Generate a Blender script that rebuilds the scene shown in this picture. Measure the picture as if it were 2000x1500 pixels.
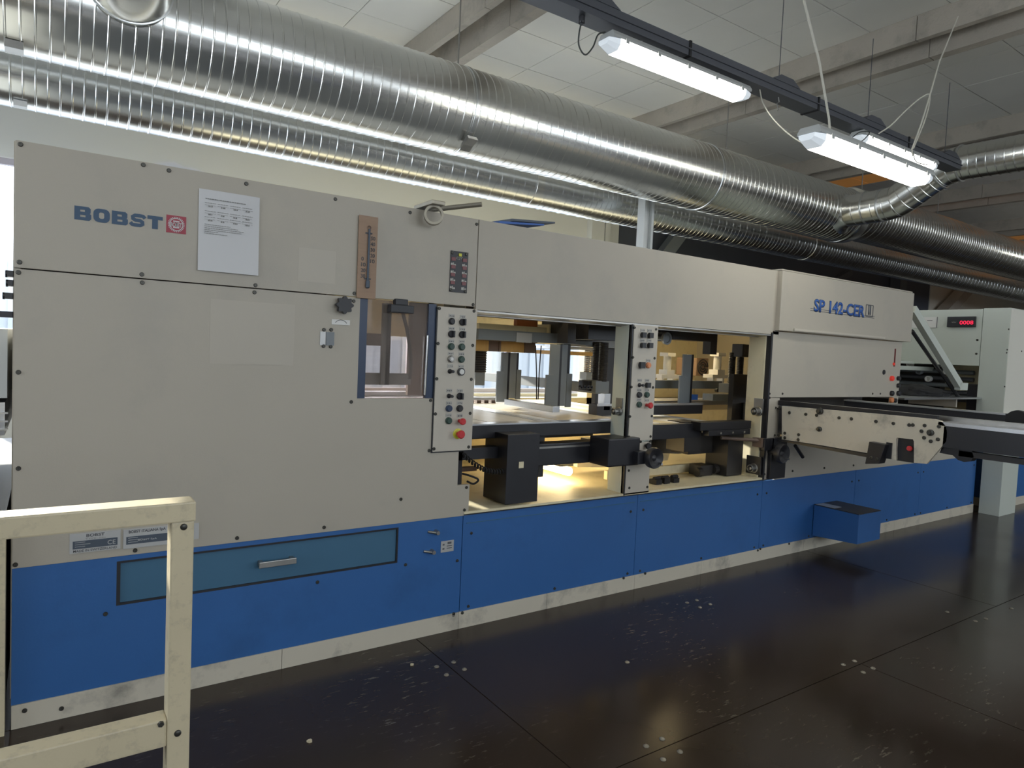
import bpy, bmesh, math, random
from math import sin, cos, pi, radians
from mathutils import Vector, Matrix
random.seed(7)
S = bpy.context.scene
COL = S.collection
for o in list(bpy.data.objects): bpy.data.objects.remove(o)

# ---------------------------------------------------------------- camera
FPX = 1322.0
YAW, PIT, ROL = radians(34.6), radians(-2.85), radians(2.56)
CAM = Vector((0.0915, -2.7468, 1.35))
FW = Vector((sin(YAW)*cos(PIT), cos(YAW)*cos(PIT), sin(PIT)))
_r = Vector((cos(YAW), -sin(YAW), 0)); _u = _r.cross(FW)
RT = _r*cos(ROL) + _u*sin(ROL); UP = -_r*sin(ROL) + _u*cos(ROL)
cd = bpy.data.cameras.new('camera'); cam = bpy.data.objects.new('camera', cd); COL.objects.link(cam)
cd.sensor_width = 36; cd.lens = FPX/2000*36; cd.clip_start = 0.05; cd.clip_end = 200
cam.matrix_world = Matrix(((RT.x, UP.x, -FW.x, CAM.x), (RT.y, UP.y, -FW.y, CAM.y), (RT.z, UP.z, -FW.z, CAM.z), (0, 0, 0, 1)))
S.camera = cam

# ---------------------------------------------------------------- world, lights, exposure
S.view_settings.view_transform = 'Standard'; S.view_settings.look = 'None'
S.view_settings.gamma = 1; S.view_settings.use_curve_mapping = False
S.view_settings.exposure = -0.06
W = bpy.data.worlds.new('overcast_sky'); S.world = W; W.use_nodes = True
bg = W.node_tree.nodes['Background']; bg.inputs[0].default_value = (0.90, 0.95, 1.0, 1); bg.inputs[1].default_value = 5.2
TUBE = 14.5       # strength of the cold fluorescent diffusers
WARM = 30.0       # strength of the yellow tubes inside the machine
sl = bpy.data.lights.new('low_sun', 'SUN'); sl.energy = 17.0; sl.angle = radians(1.0); sl.color = (1, .93, .78)
so = bpy.data.objects.new('low_sun', sl); COL.objects.link(so)
so.rotation_euler = Vector((.22, -1, -.275)).to_track_quat('-Z', 'Y').to_euler()
def portal(name, loc, rot, sx, sy):
    l = bpy.data.lights.new(name, 'AREA'); l.shape = 'RECTANGLE'; l.size = sx; l.size_y = sy; l.cycles.is_portal = True
    o = bpy.data.objects.new(name, l); o.location = loc; o.rotation_euler = rot; COL.objects.link(o)

# ---------------------------------------------------------------- helpers
def at(px, py, ax, val):
    """world point seen at a photo pixel on the plane ax = val"""
    d = RT*((px-1000)/FPX) - UP*((py-750)/FPX) + FW
    i = 'xyz'.index(ax); t = (val-CAM[i])/d[i]
    return CAM + d*t

def mat(name, col, rough=.5, metal=0., noise=.0, nscale=6., bump=0., bscale=80., emit=None, estr=0., dirt=None, dirt_amt=.5, dscale=3., spec=.5, aniso=(1, 1, 1), rvar=0., coat=0.):
    m = bpy.data.materials.new(name); m.use_nodes = True
    nt = m.node_tree; b = nt.nodes['Principled BSDF']
    b.inputs['Base Color'].default_value = (*col, 1); b.inputs['Roughness'].default_value = rough
    b.inputs['Metallic'].default_value = metal; b.inputs['Specular IOR Level'].default_value = spec
    if coat: b.inputs['Coat Weight'].default_value = coat; b.inputs['Coat Roughness'].default_value = .15
    if emit: b.inputs['Emission Color'].default_value = (*emit, 1); b.inputs['Emission Strength'].default_value = estr
    if noise or bump or dirt or rvar:
        tc = nt.nodes.new('ShaderNodeTexCoord'); mp = nt.nodes.new('ShaderNodeMapping'); mp.inputs['Scale'].default_value = aniso
        g = nt.nodes.new('ShaderNodeNewGeometry')
        nt.links.new(g.outputs['Position'], mp.inputs['Vector'])
    last = None
    if noise:
        n = nt.nodes.new('ShaderNodeTexNoise'); n.inputs['Scale'].default_value = nscale; n.inputs['Detail'].default_value = 5
        nt.links.new(mp.outputs[0], n.inputs['Vector'])
        mx = nt.nodes.new('ShaderNodeMix'); mx.data_type = 'RGBA'
        mx.inputs['A'].default_value = (*[c*(1-noise) for c in col], 1); mx.inputs['B'].default_value = (*[min(1, c*(1+noise)) for c in col], 1)
        nt.links.new(n.outputs['Fac'], mx.inputs['Factor']); last = mx.outputs['Result']
        nt.links.new(last, b.inputs['Base Color'])
    if dirt:
        n = nt.nodes.new('ShaderNodeTexNoise'); n.inputs['Scale'].default_value = dscale; n.inputs['Detail'].default_value = 8; n.inputs['Roughness'].default_value = .65
        nt.links.new(mp.outputs[0], n.inputs['Vector'])
        r = nt.nodes.new('ShaderNodeMapRange'); r.inputs['From Min'].default_value = .52; r.inputs['From Max'].default_value = .72; r.inputs['To Max'].default_value = dirt_amt
        nt.links.new(n.outputs['Fac'], r.inputs['Value'])
        mx = nt.nodes.new('ShaderNodeMix'); mx.data_type = 'RGBA'
        nt.links.new(r.outputs[0], mx.inputs['Factor'])
        if last: nt.links.new(last, mx.inputs['A'])
        else: mx.inputs['A'].default_value = (*col, 1)
        mx.inputs['B'].default_value = (*dirt, 1); nt.links.new(mx.outputs['Result'], b.inputs['Base Color'])
    if rvar:
        n = nt.nodes.new('ShaderNodeTexNoise'); n.inputs['Scale'].default_value = nscale; n.inputs['Detail'].default_value = 6
        nt.links.new(mp.outputs[0], n.inputs['Vector'])
        r = nt.nodes.new('ShaderNodeMapRange'); r.inputs['From Min'].default_value = .3; r.inputs['From Max'].default_value = .7
        r.inputs['To Min'].default_value = max(.02, rough-rvar); r.inputs['To Max'].default_value = rough+rvar
        nt.links.new(n.outputs['Fac'], r.inputs['Value']); nt.links.new(r.outputs[0], b.inputs['Roughness'])
    if bump:
        n = nt.nodes.new('ShaderNodeTexNoise'); n.inputs['Scale'].default_value = bscale; n.inputs['Detail'].default_value = 3
        nt.links.new(mp.outputs[0], n.inputs['Vector'])
        bp = nt.nodes.new('ShaderNodeBump'); bp.inputs['Strength'].default_value = bump; bp.inputs['Distance'].default_value = .01
        nt.links.new(n.outputs['Fac'], bp.inputs['Height']); nt.links.new(bp.outputs[0], b.inputs['Normal'])
    return m

M = {}
M['cream'] = mat('cream_machine_paint', (.455, .415, .345), .5, noise=.05, nscale=2.5, bump=.04, bscale=220, dirt=(.30, .29, .27), dirt_amt=.35, dscale=1.6)
M['cream_toe'] = mat('scuffed_cream_toe_paint', (.60, .55, .45), .55, noise=.08, nscale=5, dirt=(.18, .17, .15), dirt_amt=.75, dscale=5)
M['mark'] = mat('cleaner_cream_paint', (.48, .44, .37), .5, noise=.05, nscale=2.5)
M['panel'] = mat('control_panel_paint', (.54, .495, .42), .45, noise=.03)
M['pgreen'] = mat('pale_green_grey_paint', (.58, .62, .56), .45, noise=.04, nscale=2)
M['blue'] = mat('blue_machine_paint', (.033, .130, .365), .42, noise=.12, nscale=2.2, dirt=(.02, .08, .22), dirt_amt=.5, dscale=2.2, bump=.03, bscale=150)
M['bluegrey'] = mat('dull_blue_drawer_paint', (.050, .145, .245), .5, noise=.06)
M['beige'] = mat('beige_railing_paint', (.64, .555, .38), .42, noise=.06, nscale=8, dirt=(.12, .11, .10), dirt_amt=.28, dscale=45, bump=.03)
M['lit_cream'] = mat('warm_lit_cream_paint', (.76, .68, .47), .5, noise=.06, dirt=(.30, .24, .12), dirt_amt=.4, dscale=6)  # machine cream with the warm inner light mixed into its colour
M['black'] = mat('black_painted_steel', (.014, .014, .018), .38, noise=.2, nscale=6)
M['blackp'] = mat('black_plastic', (.018, .018, .022), .42)
M['dark'] = mat('dark_oiled_steel', (.03, .027, .026), .45, noise=.3, nscale=9)
M['rubber'] = mat('black_rubber', (.012, .012, .013), .75)
M['gsteel'] = mat('grey_painted_steel', (.20, .22, .235), .45, noise=.08, nscale=5)
M['alu'] = mat('brushed_aluminium', (.62, .63, .65), .28, .9, noise=.08, nscale=14, aniso=(1, 12, 12))
M['plate'] = mat('bright_steel_bed_plate', (.82, .84, .88), .38, .45, noise=.12, nscale=7, aniso=(3, 1, 1))
M['bedwarm'] = mat('pale_warm_bed_board', (.78, .70, .56), .4, noise=.06, nscale=9)
M['toolsteel'] = mat('tarnished_tool_steel', (.34, .31, .25), .42, .7, noise=.15, nscale=30)
M['topgrey'] = mat('dark_grey_top_sheet', (.17, .18, .19), .6, noise=.1)  # dark tone chosen to dim this unseen top's reflection in the ducts
M['upgrey'] = mat('light_grey_beam_paint', (.36, .36, .34), .45)
M['steel'] = mat('worn_steel', (.34, .33, .31), .35, .9, noise=.15, nscale=20)
M['chrome'] = mat('polished_steel', (.75, .75, .74), .18, 1.)
M['screw'] = mat('dark_screw_steel', (.07, .068, .06), .4, .7)
M['wood'] = mat('tan_plywood', (.33, .215, .14), .55, noise=.12, nscale=9, aniso=(1, 1, 12))
M['diewood'] = mat('yellow_die_board', (.55, .33, .10), .5, noise=.15, nscale=8, aniso=(10, 1, 1))
M['brown'] = mat('brown_die_board', (.15, .10, .075), .55, noise=.15, nscale=9)
M['white'] = mat('white_plastic', (.72, .71, .68), .4)
M['paper'] = mat('white_paper', (.66, .66, .67), .8, noise=.02)
M['ink'] = mat('faded_ink', (.10, .10, .11), .8)
M['inkl'] = mat('pale_grey_print', (.30, .30, .29), .8)
M['legend'] = mat('grey_legend_plate', (.40, .385, .35), .5, .3)
M['bobst'] = mat('slate_blue_lettering', (.055, .10, .17), .6)
M['bred'] = mat('faded_red_badge', (.36, .035, .06), .5)
M['bwhite'] = mat('badge_white', (.60, .56, .56), .5)
M['logoblue'] = mat('logo_blue', (.035, .12, .42), .5)
M['red'] = mat('red_plastic', (.55, .035, .04), .4)
M['yellow'] = mat('yellow_plastic', (.62, .60, .06), .45)
M['green'] = mat('dark_green_plastic', (.03, .065, .05), .35)
M['navy'] = mat('dark_blue_plastic', (.03, .05, .10), .35)
M['orange'] = mat('amber_plastic', (.70, .25, .10), .35)
M['silverlabel'] = mat('silver_label', (.50, .50, .49), .35, .3)
M['slate'] = mat('slate_print', (.07, .09, .12), .5)
M['ledred'] = mat('dim_red_lamp', (.16, .03, .03), .3)
M['ledon'] = mat('red_display_digits', (.5, 0, .02), .4, emit=(1., .02, .07), estr=1.6)
M['redlamp'] = mat('lit_red_indicator', (.5, .02, .02), .4, emit=(1., .08, .04), estr=.25)
M['beam'] = mat('raw_concrete_beam', (.47, .43, .37), .85, noise=.14, nscale=3, bump=.5, bscale=45, dirt=(.2, .19, .17), dirt_amt=.5, dscale=3.5)
M['ceil'] = mat('white_ceiling_tile', (.80, .79, .74), .8, noise=.04, nscale=3)
M['orange_tile'] = mat('glowing_orange_ceiling_tile', (.80, .36, .12), .7, noise=.08, nscale=2, emit=(1, .45, .12), estr=.10)  # faint emission puts amber roof daylight into the tile
M['joint'] = mat('ceiling_joint', (.58, .57, .54), .8)
M['wall'] = mat('grey_white_wall_paint', (.60, .62, .62), .7, noise=.03, nscale=1.5)
M['wall2'] = mat('warm_white_wall_paint', (.72, .70, .62), .7)
M['shadewall'] = mat('shaded_blue_grey_wall', (.075, .085, .11), .6, noise=.15, nscale=1.5)
M['frame'] = mat('mauve_grey_window_frame', (.42, .40, .46), .5)
M['tray'] = mat('grey_cable_tray', (.10, .105, .12), .45, .3)
M['lamp_body'] = mat('grey_lamp_housing', (.42, .43, .42), .5)
M['lamp'] = mat('lit_fluorescent_diffuser', (.9, .9, .9), .4, emit=(1., .98, .88), estr=TUBE)
M['lamp_end'] = mat('clear_lamp_end', (.62, .66, .70), .2, emit=(.85, .93, 1.), estr=.45)
M['warm'] = mat('lit_warm_tube', (1, .8, .5), .4, emit=(1., .77, .40), estr=WARM)
M['rope'] = mat('white_cord', (.60, .58, .50), .8)
M['cable'] = mat('dark_cable', (.05, .055, .05), .6)
M['facade'] = mat('pale_corrugated_facade', (.27, .30, .335), .7, noise=.1, nscale=.6)
M['ground'] = mat('pale_concrete_yard', (.5, .5, .5), .8)

# duct metal: galvanised sheet, slight spangle and brushed wobble
def duct_mat(name, col, rough):
    m = mat(name, col, rough, 1.0, noise=.03, nscale=4., aniso=(1, 2, 2), rvar=.012)
    return m
M['duct'] = duct_mat('galvanised_duct', (.80, .80, .77), .25)
M['duct2'] = duct_mat('galvanised_duct_dull', (.74, .76, .77), .26)
M['seam'] = mat('duct_seam_edge', (.70, .71, .70), .32, 1.0)

# floor: dark varnished sheet with scuffs and worn pale flecks
def floor_mat():
    m = mat('dark_varnished_floor_sheet', (.036, .025, .018), .19, noise=.35, nscale=1.6, rvar=.05, spec=.32)
    nt = m.node_tree; b = nt.nodes['Principled BSDF']; L = nt.links
    g = nt.nodes.new('ShaderNodeNewGeometry')
    mp = nt.nodes.new('ShaderNodeMapping'); mp.inputs['Scale'].default_value = (9, 30, 1); mp.inputs['Rotation'].default_value = (0, 0, .25)
    L.new(g.outputs['Position'], mp.inputs['Vector'])
    n = nt.nodes.new('ShaderNodeTexNoise'); n.inputs['Scale'].default_value = 1.6; n.inputs['Detail'].default_value = 6; n.inputs['Roughness'].default_value = .7
    L.new(mp.outputs[0], n.inputs['Vector'])
    n2 = nt.nodes.new('ShaderNodeTexNoise'); n2.inputs['Scale'].default_value = 1.1; n2.inputs['Detail'].default_value = 2
    L.new(g.outputs['Position'], n2.inputs['Vector'])
    a = nt.nodes.new('ShaderNodeMapRange'); a.inputs['From Min'].default_value = .59; a.inputs['From Max'].default_value = .64
    L.new(n.outputs['Fac'], a.inputs['Value'])
    c = nt.nodes.new('ShaderNodeMapRange'); c.inputs['From Min'].default_value = .53; c.inputs['From Max'].default_value = .66
    L.new(n2.outputs['Fac'], c.inputs['Value'])
    mu = nt.nodes.new('ShaderNodeMath'); mu.operation = 'MULTIPLY'; L.new(a.outputs[0], mu.inputs[0]); L.new(c.outputs[0], mu.inputs[1])
    m2 = nt.nodes.new('ShaderNodeMath'); m2.operation = 'MULTIPLY'; m2.inputs[1].default_value = .5; L.new(mu.outputs[0], m2.inputs[0])
    src = b.inputs['Base Color'].links[0].from_socket
    mx = nt.nodes.new('ShaderNodeMix'); mx.data_type = 'RGBA'; L.new(m2.outputs[0], mx.inputs['Factor']); L.new(src, mx.inputs['A'])
    mx.inputs['B'].default_value = (.22, .20, .15, 1); L.new(mx.outputs['Result'], b.inputs['Base Color'])
    return m
M['floor'] = floor_mat()

# window glass: thin, mostly clear, faint reflection
def glass_mat(name, tint, refl, dirty=0.):
    m = bpy.data.materials.new(name); m.use_nodes = True; nt = m.node_tree; nt.nodes.clear()
    out = nt.nodes.new('ShaderNodeOutputMaterial'); t = nt.nodes.new('ShaderNodeBsdfTransparent'); g = nt.nodes.new('ShaderNodeBsdfGlossy')
    t.inputs[0].default_value = (*tint, 1); g.inputs['Roughness'].default_value = .04
    mx = nt.nodes.new('ShaderNodeMixShader'); mx.inputs[0].default_value = refl
    nt.links.new(t.outputs[0], mx.inputs[1]); nt.links.new(g.outputs[0], mx.inputs[2]); last = mx
    if dirty:
        d = nt.nodes.new('ShaderNodeBsdfDiffuse'); d.inputs[0].default_value = (.55, .48, .44, 1)
        n = nt.nodes.new('ShaderNodeTexNoise'); n.inputs['Scale'].default_value = 5; n.inputs['Detail'].default_value = 6
        ge = nt.nodes.new('ShaderNodeNewGeometry'); nt.links.new(ge.outputs['Position'], n.inputs['Vector'])
        r = nt.nodes.new('ShaderNodeMapRange'); r.inputs['From Min'].default_value = .35; r.inputs['From Max'].default_value = .75
        r.inputs['To Min'].default_value = dirty*.4; r.inputs['To Max'].default_value = dirty*1.6
        nt.links.new(n.outputs['Fac'], r.inputs['Value'])
        m2 = nt.nodes.new('ShaderNodeMixShader'); nt.links.new(r.outputs[0], m2.inputs[0]); nt.links.new(mx.outputs[0], m2.inputs[1]); nt.links.new(d.outputs[0], m2.inputs[2]); last = m2
    nt.links.new(last.outputs[0], out.inputs[0]); return m
M['glass'] = glass_mat('window_glass', (.96, .98, 1), .05)
M['acrylic'] = glass_mat('smoky_scratched_acrylic', (.78, .72, .70), .10, .16)

ORG = {}
class MB:
    """collects shapes in world coordinates and builds them as one mesh"""
    def __init__(s): s.v = []; s.f = []
    def add(s, vs, fs):
        n = len(s.v); s.v += [tuple(v) for v in vs]; s.f += [tuple(i+n for i in f) for f in fs]; return s
    def box(s, x0, x1, y0, y1, z0, z1):
        if x0 > x1: x0, x1 = x1, x0
        if y0 > y1: y0, y1 = y1, y0
        if z0 > z1: z0, z1 = z1, z0
        return s.add([(x0, y0, z0), (x1, y0, z0), (x1, y1, z0), (x0, y1, z0), (x0, y0, z1), (x1, y0, z1), (x1, y1, z1), (x0, y1, z1)],
                     [(0, 3, 2, 1), (4, 5, 6, 7), (0, 1, 5, 4), (1, 2, 6, 5), (2, 3, 7, 6), (3, 0, 4, 7)])
    def cyl(s, a, b, r, n=16, r2=None):
        a = Vector(a); b = Vector(b); r2 = r if r2 is None else r2
        d = (b-a).normalized(); u = d.orthogonal().normalized(); w = d.cross(u); vs = []
        for c, rr in ((a, r), (b, r2)):
            for i in range(n): t = 2*pi*i/n; vs.append(c+u*cos(t)*rr+w*sin(t)*rr)
        fs = [(i, (i+1) % n, n+(i+1) % n, n+i) for i in range(n)] + [tuple(range(n-1, -1, -1)), tuple(range(n, 2*n))]
        return s.add(vs, fs)
    def prism(s, pts, ax, d0, d1):
        """polygon pts (in the two other axes, in order) swept along ax"""
        def P(p, d): return {'x': (d, p[0], p[1]), 'y': (p[0], d, p[1]), 'z': (p[0], p[1], d)}[ax]
        n = len(pts); vs = [P(p, d0) for p in pts]+[P(p, d1) for p in pts]
        return s.add(vs, [(i, (i+1) % n, n+(i+1) % n, n+i) for i in range(n)]+[tuple(range(n-1, -1, -1)), tuple(range(n, 2*n))])
    def lathe(s, c, axis, prof, n=24):
        """prof: list of (distance along axis, radius)"""
        c = Vector(c); d = Vector(axis).normalized(); u = d.orthogonal().normalized(); w = d.cross(u); vs = []; fs = []
        for (h, r) in prof:
            for i in range(n): t = 2*pi*i/n; vs.append(c+d*h+u*cos(t)*r+w*sin(t)*r)
        for k in range(len(prof)-1):
            for i in range(n): fs.append((k*n+i, k*n+(i+1) % n, (k+1)*n+(i+1) % n, (k+1)*n+i))
        fs.append(tuple(range(n-1, -1, -1))); fs.append(tuple((len(prof)-1)*n+i for i in range(n)))
        return s.add(vs, fs)
    def tube(s, path, r, n=8, closed=False):
        P = [Vector(p) for p in path]; vs = []; fs = []; m = len(P); u = None
        for k in range(m):
            d = ((P[(k+1) % m]-P[k-1]) if closed else (P[min(k+1, m-1)]-P[max(k-1, 0)])).normalized()
            u = d.orthogonal().normalized() if u is None else (u-d*u.dot(d)).normalized()
            w = d.cross(u); rr = r[k] if isinstance(r, (list, tuple)) else r
            for i in range(n): t = 2*pi*i/n; vs.append(P[k]+u*cos(t)*rr+w*sin(t)*rr)
        for k in range(m if closed else m-1):
            for i in range(n): fs.append((k*n+i, k*n+(i+1) % n, ((k+1) % m)*n+(i+1) % n, ((k+1) % m)*n+i))
        if not closed: fs.append(tuple(range(n-1, -1, -1))); fs.append(tuple((m-1)*n+i for i in range(n)))
        return s.add(vs, fs)
    def build(s, name, m, parent=None, loc=None, smooth=False, bevel=0., mats=None):
        if parent is not None and loc is None: o0 = ORG[parent]
        else: o0 = Vector(loc) if loc is not None else (Vector(s.v[0])*0 if parent is None else ORG[parent])
        me = bpy.data.meshes.new(name)
        me.from_pydata([Vector(v)-o0 for v in s.v], [], s.f)
        bm = bmesh.new(); bm.from_mesh(me); bmesh.ops.recalc_face_normals(bm, faces=bm.faces)
        if bevel: bmesh.ops.bevel(bm, geom=[e for e in bm.edges if len(e.link_faces) == 2 and e.calc_face_angle(0) > .6], offset=bevel, segments=2, affect='EDGES', profile=.6)
        bm.to_mesh(me); bm.free()
        me.materials.append(M[m])
        if smooth:
            me.shade_smooth(); me.set_sharp_from_angle(angle=radians(38 if smooth is True else smooth))
        return link(name, me, parent, o0)
def link(name, me, parent, org):
    o = bpy.data.objects.new(name, me); COL.objects.link(o); org = Vector(org)
    if parent is not None: o.parent = parent; o.location = org-ORG[parent]
    else: o.location = org
    ORG[o] = org
    return o
def thing(name, label, cat, loc, group=None):
    o = bpy.data.objects.new(name, None); o.empty_display_size = .1; COL.objects.link(o); o.location = loc; ORG[o] = Vector(loc)
    return tag(o, label, cat, group)
def tag(o, label=None, cat=None, group=None, kind=None):
    if label: o['label'] = label
    if cat: o['category'] = cat
    if group: o['group'] = group
    if kind: o['kind'] = kind
    return o
def one(mb, name, m, label, cat, group=None, **k):
    v = mb.v; lo = Vector((sum(p[0] for p in v)/len(v), sum(p[1] for p in v)/len(v), min(p[2] for p in v)))
    return tag(mb.build(name, m, None, loc=lo, **k), label, cat, group)
def inst(name, src, parent, loc, label=None):
    o = link(name, src, parent, loc)
    if label: o['label'] = label
    return o
TXT = {}
def text(name, body, m, parent, loc, size, width=None, off=0., ext=.0012, label=None, facing='-y', rot=0., align='LEFT'):
    """flat lettering standing on a face; width squeezes or stretches it to that many metres"""
    c = bpy.data.curves.new(name, 'FONT'); c.body = body; c.size = 1; c.extrude = 0; c.offset = off; c.align_x = align; c.resolution_u = 3
    o = bpy.data.objects.new(name, c); COL.objects.link(o); dg = bpy.context.evaluated_depsgraph_get()
    me = bpy.data.meshes.new_from_object(o.evaluated_get(dg)); bpy.data.objects.remove(o); bpy.data.curves.remove(c)
    xs = [v.co.x for v in me.vertices]; x0, x1 = min(xs), max(xs); sx = size if width is None else width/(x1-x0)
    base = x0 if align == 'LEFT' else (x0+x1)/2
    bm = bmesh.new(); bm.from_mesh(me)
    R = Matrix.Rotation(rot, 3, 'Z')
    for v in bm.verts:
        p = R @ Vector(((v.co.x-base)*sx, v.co.y*size, 0))
        v.co = (p.x, 0, p.y) if facing == '-y' else (0, -p.x, p.y)
    r = bmesh.ops.extrude_face_region(bm, geom=bm.faces[:])
    dv = Vector((0, -ext, 0)) if facing == '-y' else Vector((-ext, 0, 0))
    bmesh.ops.translate(bm, verts=[e for e in r['geom'] if isinstance(e, bmesh.types.BMVert)], vec=dv)
    bmesh.ops.recalc_face_normals(bm, faces=bm.faces); bm.to_mesh(me); bm.free()
    me.materials.clear(); me.materials.append(M[m])
    ob = link(name, me, parent, loc)
    if label: ob['label'] = label
    return ob
def arc(c, r, a0, a1, n, ax='x'):
    out = []
    for i in range(n+1):
        t = a0+(a1-a0)*i/n; p, q = cos(t)*r, sin(t)*r
        out.append(Vector(c)+Vector({'x': (0, p, q), 'y': (p, 0, q), 'z': (p, q, 0)}[ax]))
    return out

# shared little meshes (centred on the origin, facing -y)
def shared(fn, m, smooth=True, bevel=0):
    mb = MB(); fn(mb); o = mb.build('tmp', m, None, loc=(0, 0, 0), smooth=smooth, bevel=bevel); me = o.data; bpy.data.objects.remove(o); return me
SCREW = shared(lambda b: b.lathe((0, 0, 0), (0, -1, 0), [(-.002, .0078), (.002, .0078), (.0045, .006), (.0045, .0035), (.003, .003)], 10), 'screw')
SCREWX = shared(lambda b: b.lathe((0, 0, 0), (-1, 0, 0), [(-.002, .0105), (.003, .0105), (.005, .008), (.005, .0045), (.003, .004)], 10), 'screw')
SCREWZ = shared(lambda b: b.lathe((0, 0, 0), (0, 0, 1), [(-.002, .011), (.001, .0105), (.0035, .0075), (.0045, .0025)], 12), 'toolsteel')

# ================================================================ THE ROOM
WY = 4.2; CZ = 4.25
XL, XR, YF = -3.2, 24.0, -9.0
fl = tag(MB().box(XL-.3, XR, YF, WY+.3, -.06, -.004).build('floor', 'dark', None, loc=(0, 0, 0)), kind='structure')
def fplate(x0, x1, y0, y1):
    g = .0022
    MB().box(x0+g, x1-g, y0+g, y1-g, -.004, 0).build('floor_plate', 'floor', fl)
for y0, y1, xs in ((0, 2.4, (-3.2, 1.5, 4.6, 7.7, 10.8, 17, 24)), (-1.2, 0, (-3.2, -1.6, 1.51, 4.62, 7.73, 10.8, 14, 24)),
                   (-2.4, -1.2, (-3.2, .08, 3.15, 6.26, 9.4, 12.5, 24)), (-3.6, -2.4, (-3.2, 1.51, 4.62, 7.73, 24)), (-9, -3.6, (-3.2, 5, 24)), (2.4, 4.2, (-3.2, 5, 24))):
    for i in range(len(xs)-1): fplate(xs[i], xs[i+1], y0, y1)
for px, py in ((1293, 1443), (1262, 1457), (1328, 1468), (1295, 1483), (1647, 1298), (1669, 1291), (1705, 1305), (1686, 1313), (1361, 1172), (1342, 1177), (1387, 1180), (1367, 1186),
               (886, 1293), (907, 1307), (853, 1302), (872, 1318), (1905, 1213), (1925, 1208), (1975, 1188), (1850, 1195), (1225, 1293)):
    inst('floor_bolt', SCREWZ, fl, at(px, py, 'z', .001))
# ceiling: slab, tiles, beams
cl = tag(MB().box(XL-.3, XR, YF, WY+.3, CZ+.014, CZ+.2).build('ceiling', 'joint', None, loc=(0, 0, CZ)), kind='structure')
PX, PY = .61, .643
tiles = {}
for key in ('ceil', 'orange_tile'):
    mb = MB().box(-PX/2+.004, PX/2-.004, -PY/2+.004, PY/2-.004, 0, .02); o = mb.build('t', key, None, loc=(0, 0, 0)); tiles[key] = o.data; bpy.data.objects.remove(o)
x = 2.93-PX*3
ti = 0
while x < 19.5:
    for j in range(-2, 6):
        yc = .54+PY*(j+.5)
        if yc+PY/2 > WY: continue
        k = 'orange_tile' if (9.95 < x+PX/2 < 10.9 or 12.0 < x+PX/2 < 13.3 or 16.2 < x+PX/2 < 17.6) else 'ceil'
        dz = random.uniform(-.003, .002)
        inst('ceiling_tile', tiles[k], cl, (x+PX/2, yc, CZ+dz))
    x += PX
for bx in (2.93, 5.98, 9.03, 12.08, 15.13, 18.18):
    for dx, zb in ((0, 4.05), (.24, 3.98)):
        bm_ = MB()
        y = YF
        while y < WY:                                   # cast segments with a fine open joint
            y2 = min(y+1.83, WY); bm_.box(bx+dx, bx+dx+.06, y+.003, y2-.003, zb+.03, CZ+.013)
            bm_.box(bx+dx, bx+dx+(.06 if dx == 0 else .10), y+.003, y2-.003, zb, zb+.03); y = y2
        b = bm_.build('beam', 'beam', cl)
# walls
wb = tag(MB().box(XL, -1.9, WY, WY+.3, 0, CZ).box(-1.9, 6.55, WY, WY+.3, 2.73, CZ).box(-1.9, 6.55, WY, WY+.3, 0, .82).box(6.2, 6.55, WY, WY+.3, .82, 2.73)
         .build('wall_back', 'wall', None, loc=(0, WY, 0)), kind='structure')
tag(MB().box(6.55, 15.6, WY+.02, WY+.3, 0, CZ).build('wall_back_shaded', 'shadewall', wb), 'back wall stretch in shade, painted dark blue grey')  # shade on this stretch of back wall is put into its colour
tag(MB().box(15.6, XR, WY, WY+.3, 0, CZ).build('wall_back_far', 'wall2', wb), 'warm white far part of the back wall')
for xa, xb in ((5.98, 6.2), (6.22, 6.30)): MB().box(xa, xb, WY-.10, WY, 0, CZ).build('pilaster', 'wall', wb)
tag(MB().box(XL-.3, XL, YF, -2.0, 0, CZ).box(XL-.3, XL, -2.0, 2.6, 0, .9).box(XL-.3, XL, -2.0, 2.6, 3.0, CZ).box(XL-.3, XL, 2.6, WY, 0, CZ).build('wall_left', 'wall', None, loc=(XL, 0, 0)), kind='structure')
tag(MB().box(XR, XR+.3, YF, WY, 0, CZ).build('wall_right', 'wall2', None, loc=(XR, 0, 0)), kind='structure')
tag(MB().box(XL-.3, XR, YF-.3, YF, 0, 1.6).box(XL-.3, XR, YF-.3, YF, 3.8, CZ).box(XL-.3, -1.5, YF-.3, YF, 1.6, 3.8).box(5, 7, YF-.3, YF, 1.6, 3.8).box(14, XR, YF-.3, YF, 1.6, 3.8).build('wall_front', 'wall', None, loc=(0, YF, 0)), kind='structure')
for i, (a, b) in enumerate(((-1.5, 5), (7, 14))):  # unseen windows added in the front wall to brighten the machine face
    w = tag(MB().box(a, a+.05, YF-.2, YF-.1, 1.6, 3.8).box(b-.05, b, YF-.2, YF-.1, 1.6, 3.8).box(a, b, YF-.2, YF-.1, 1.6, 1.65).box(a, b, YF-.2, YF-.1, 3.75, 3.8).build('window_%d' % (8+i), 'frame', None, loc=(a, YF, 1.6)), kind='structure')
    MB().box(a+.05, b-.05, YF-.155, YF-.149, 1.65, 3.75).build('pane', 'glass', w)
portal('added_front_daylight', (6.2, YF-.32, 2.7), (radians(90), 0, 0), 15.6, 2.2)
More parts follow.
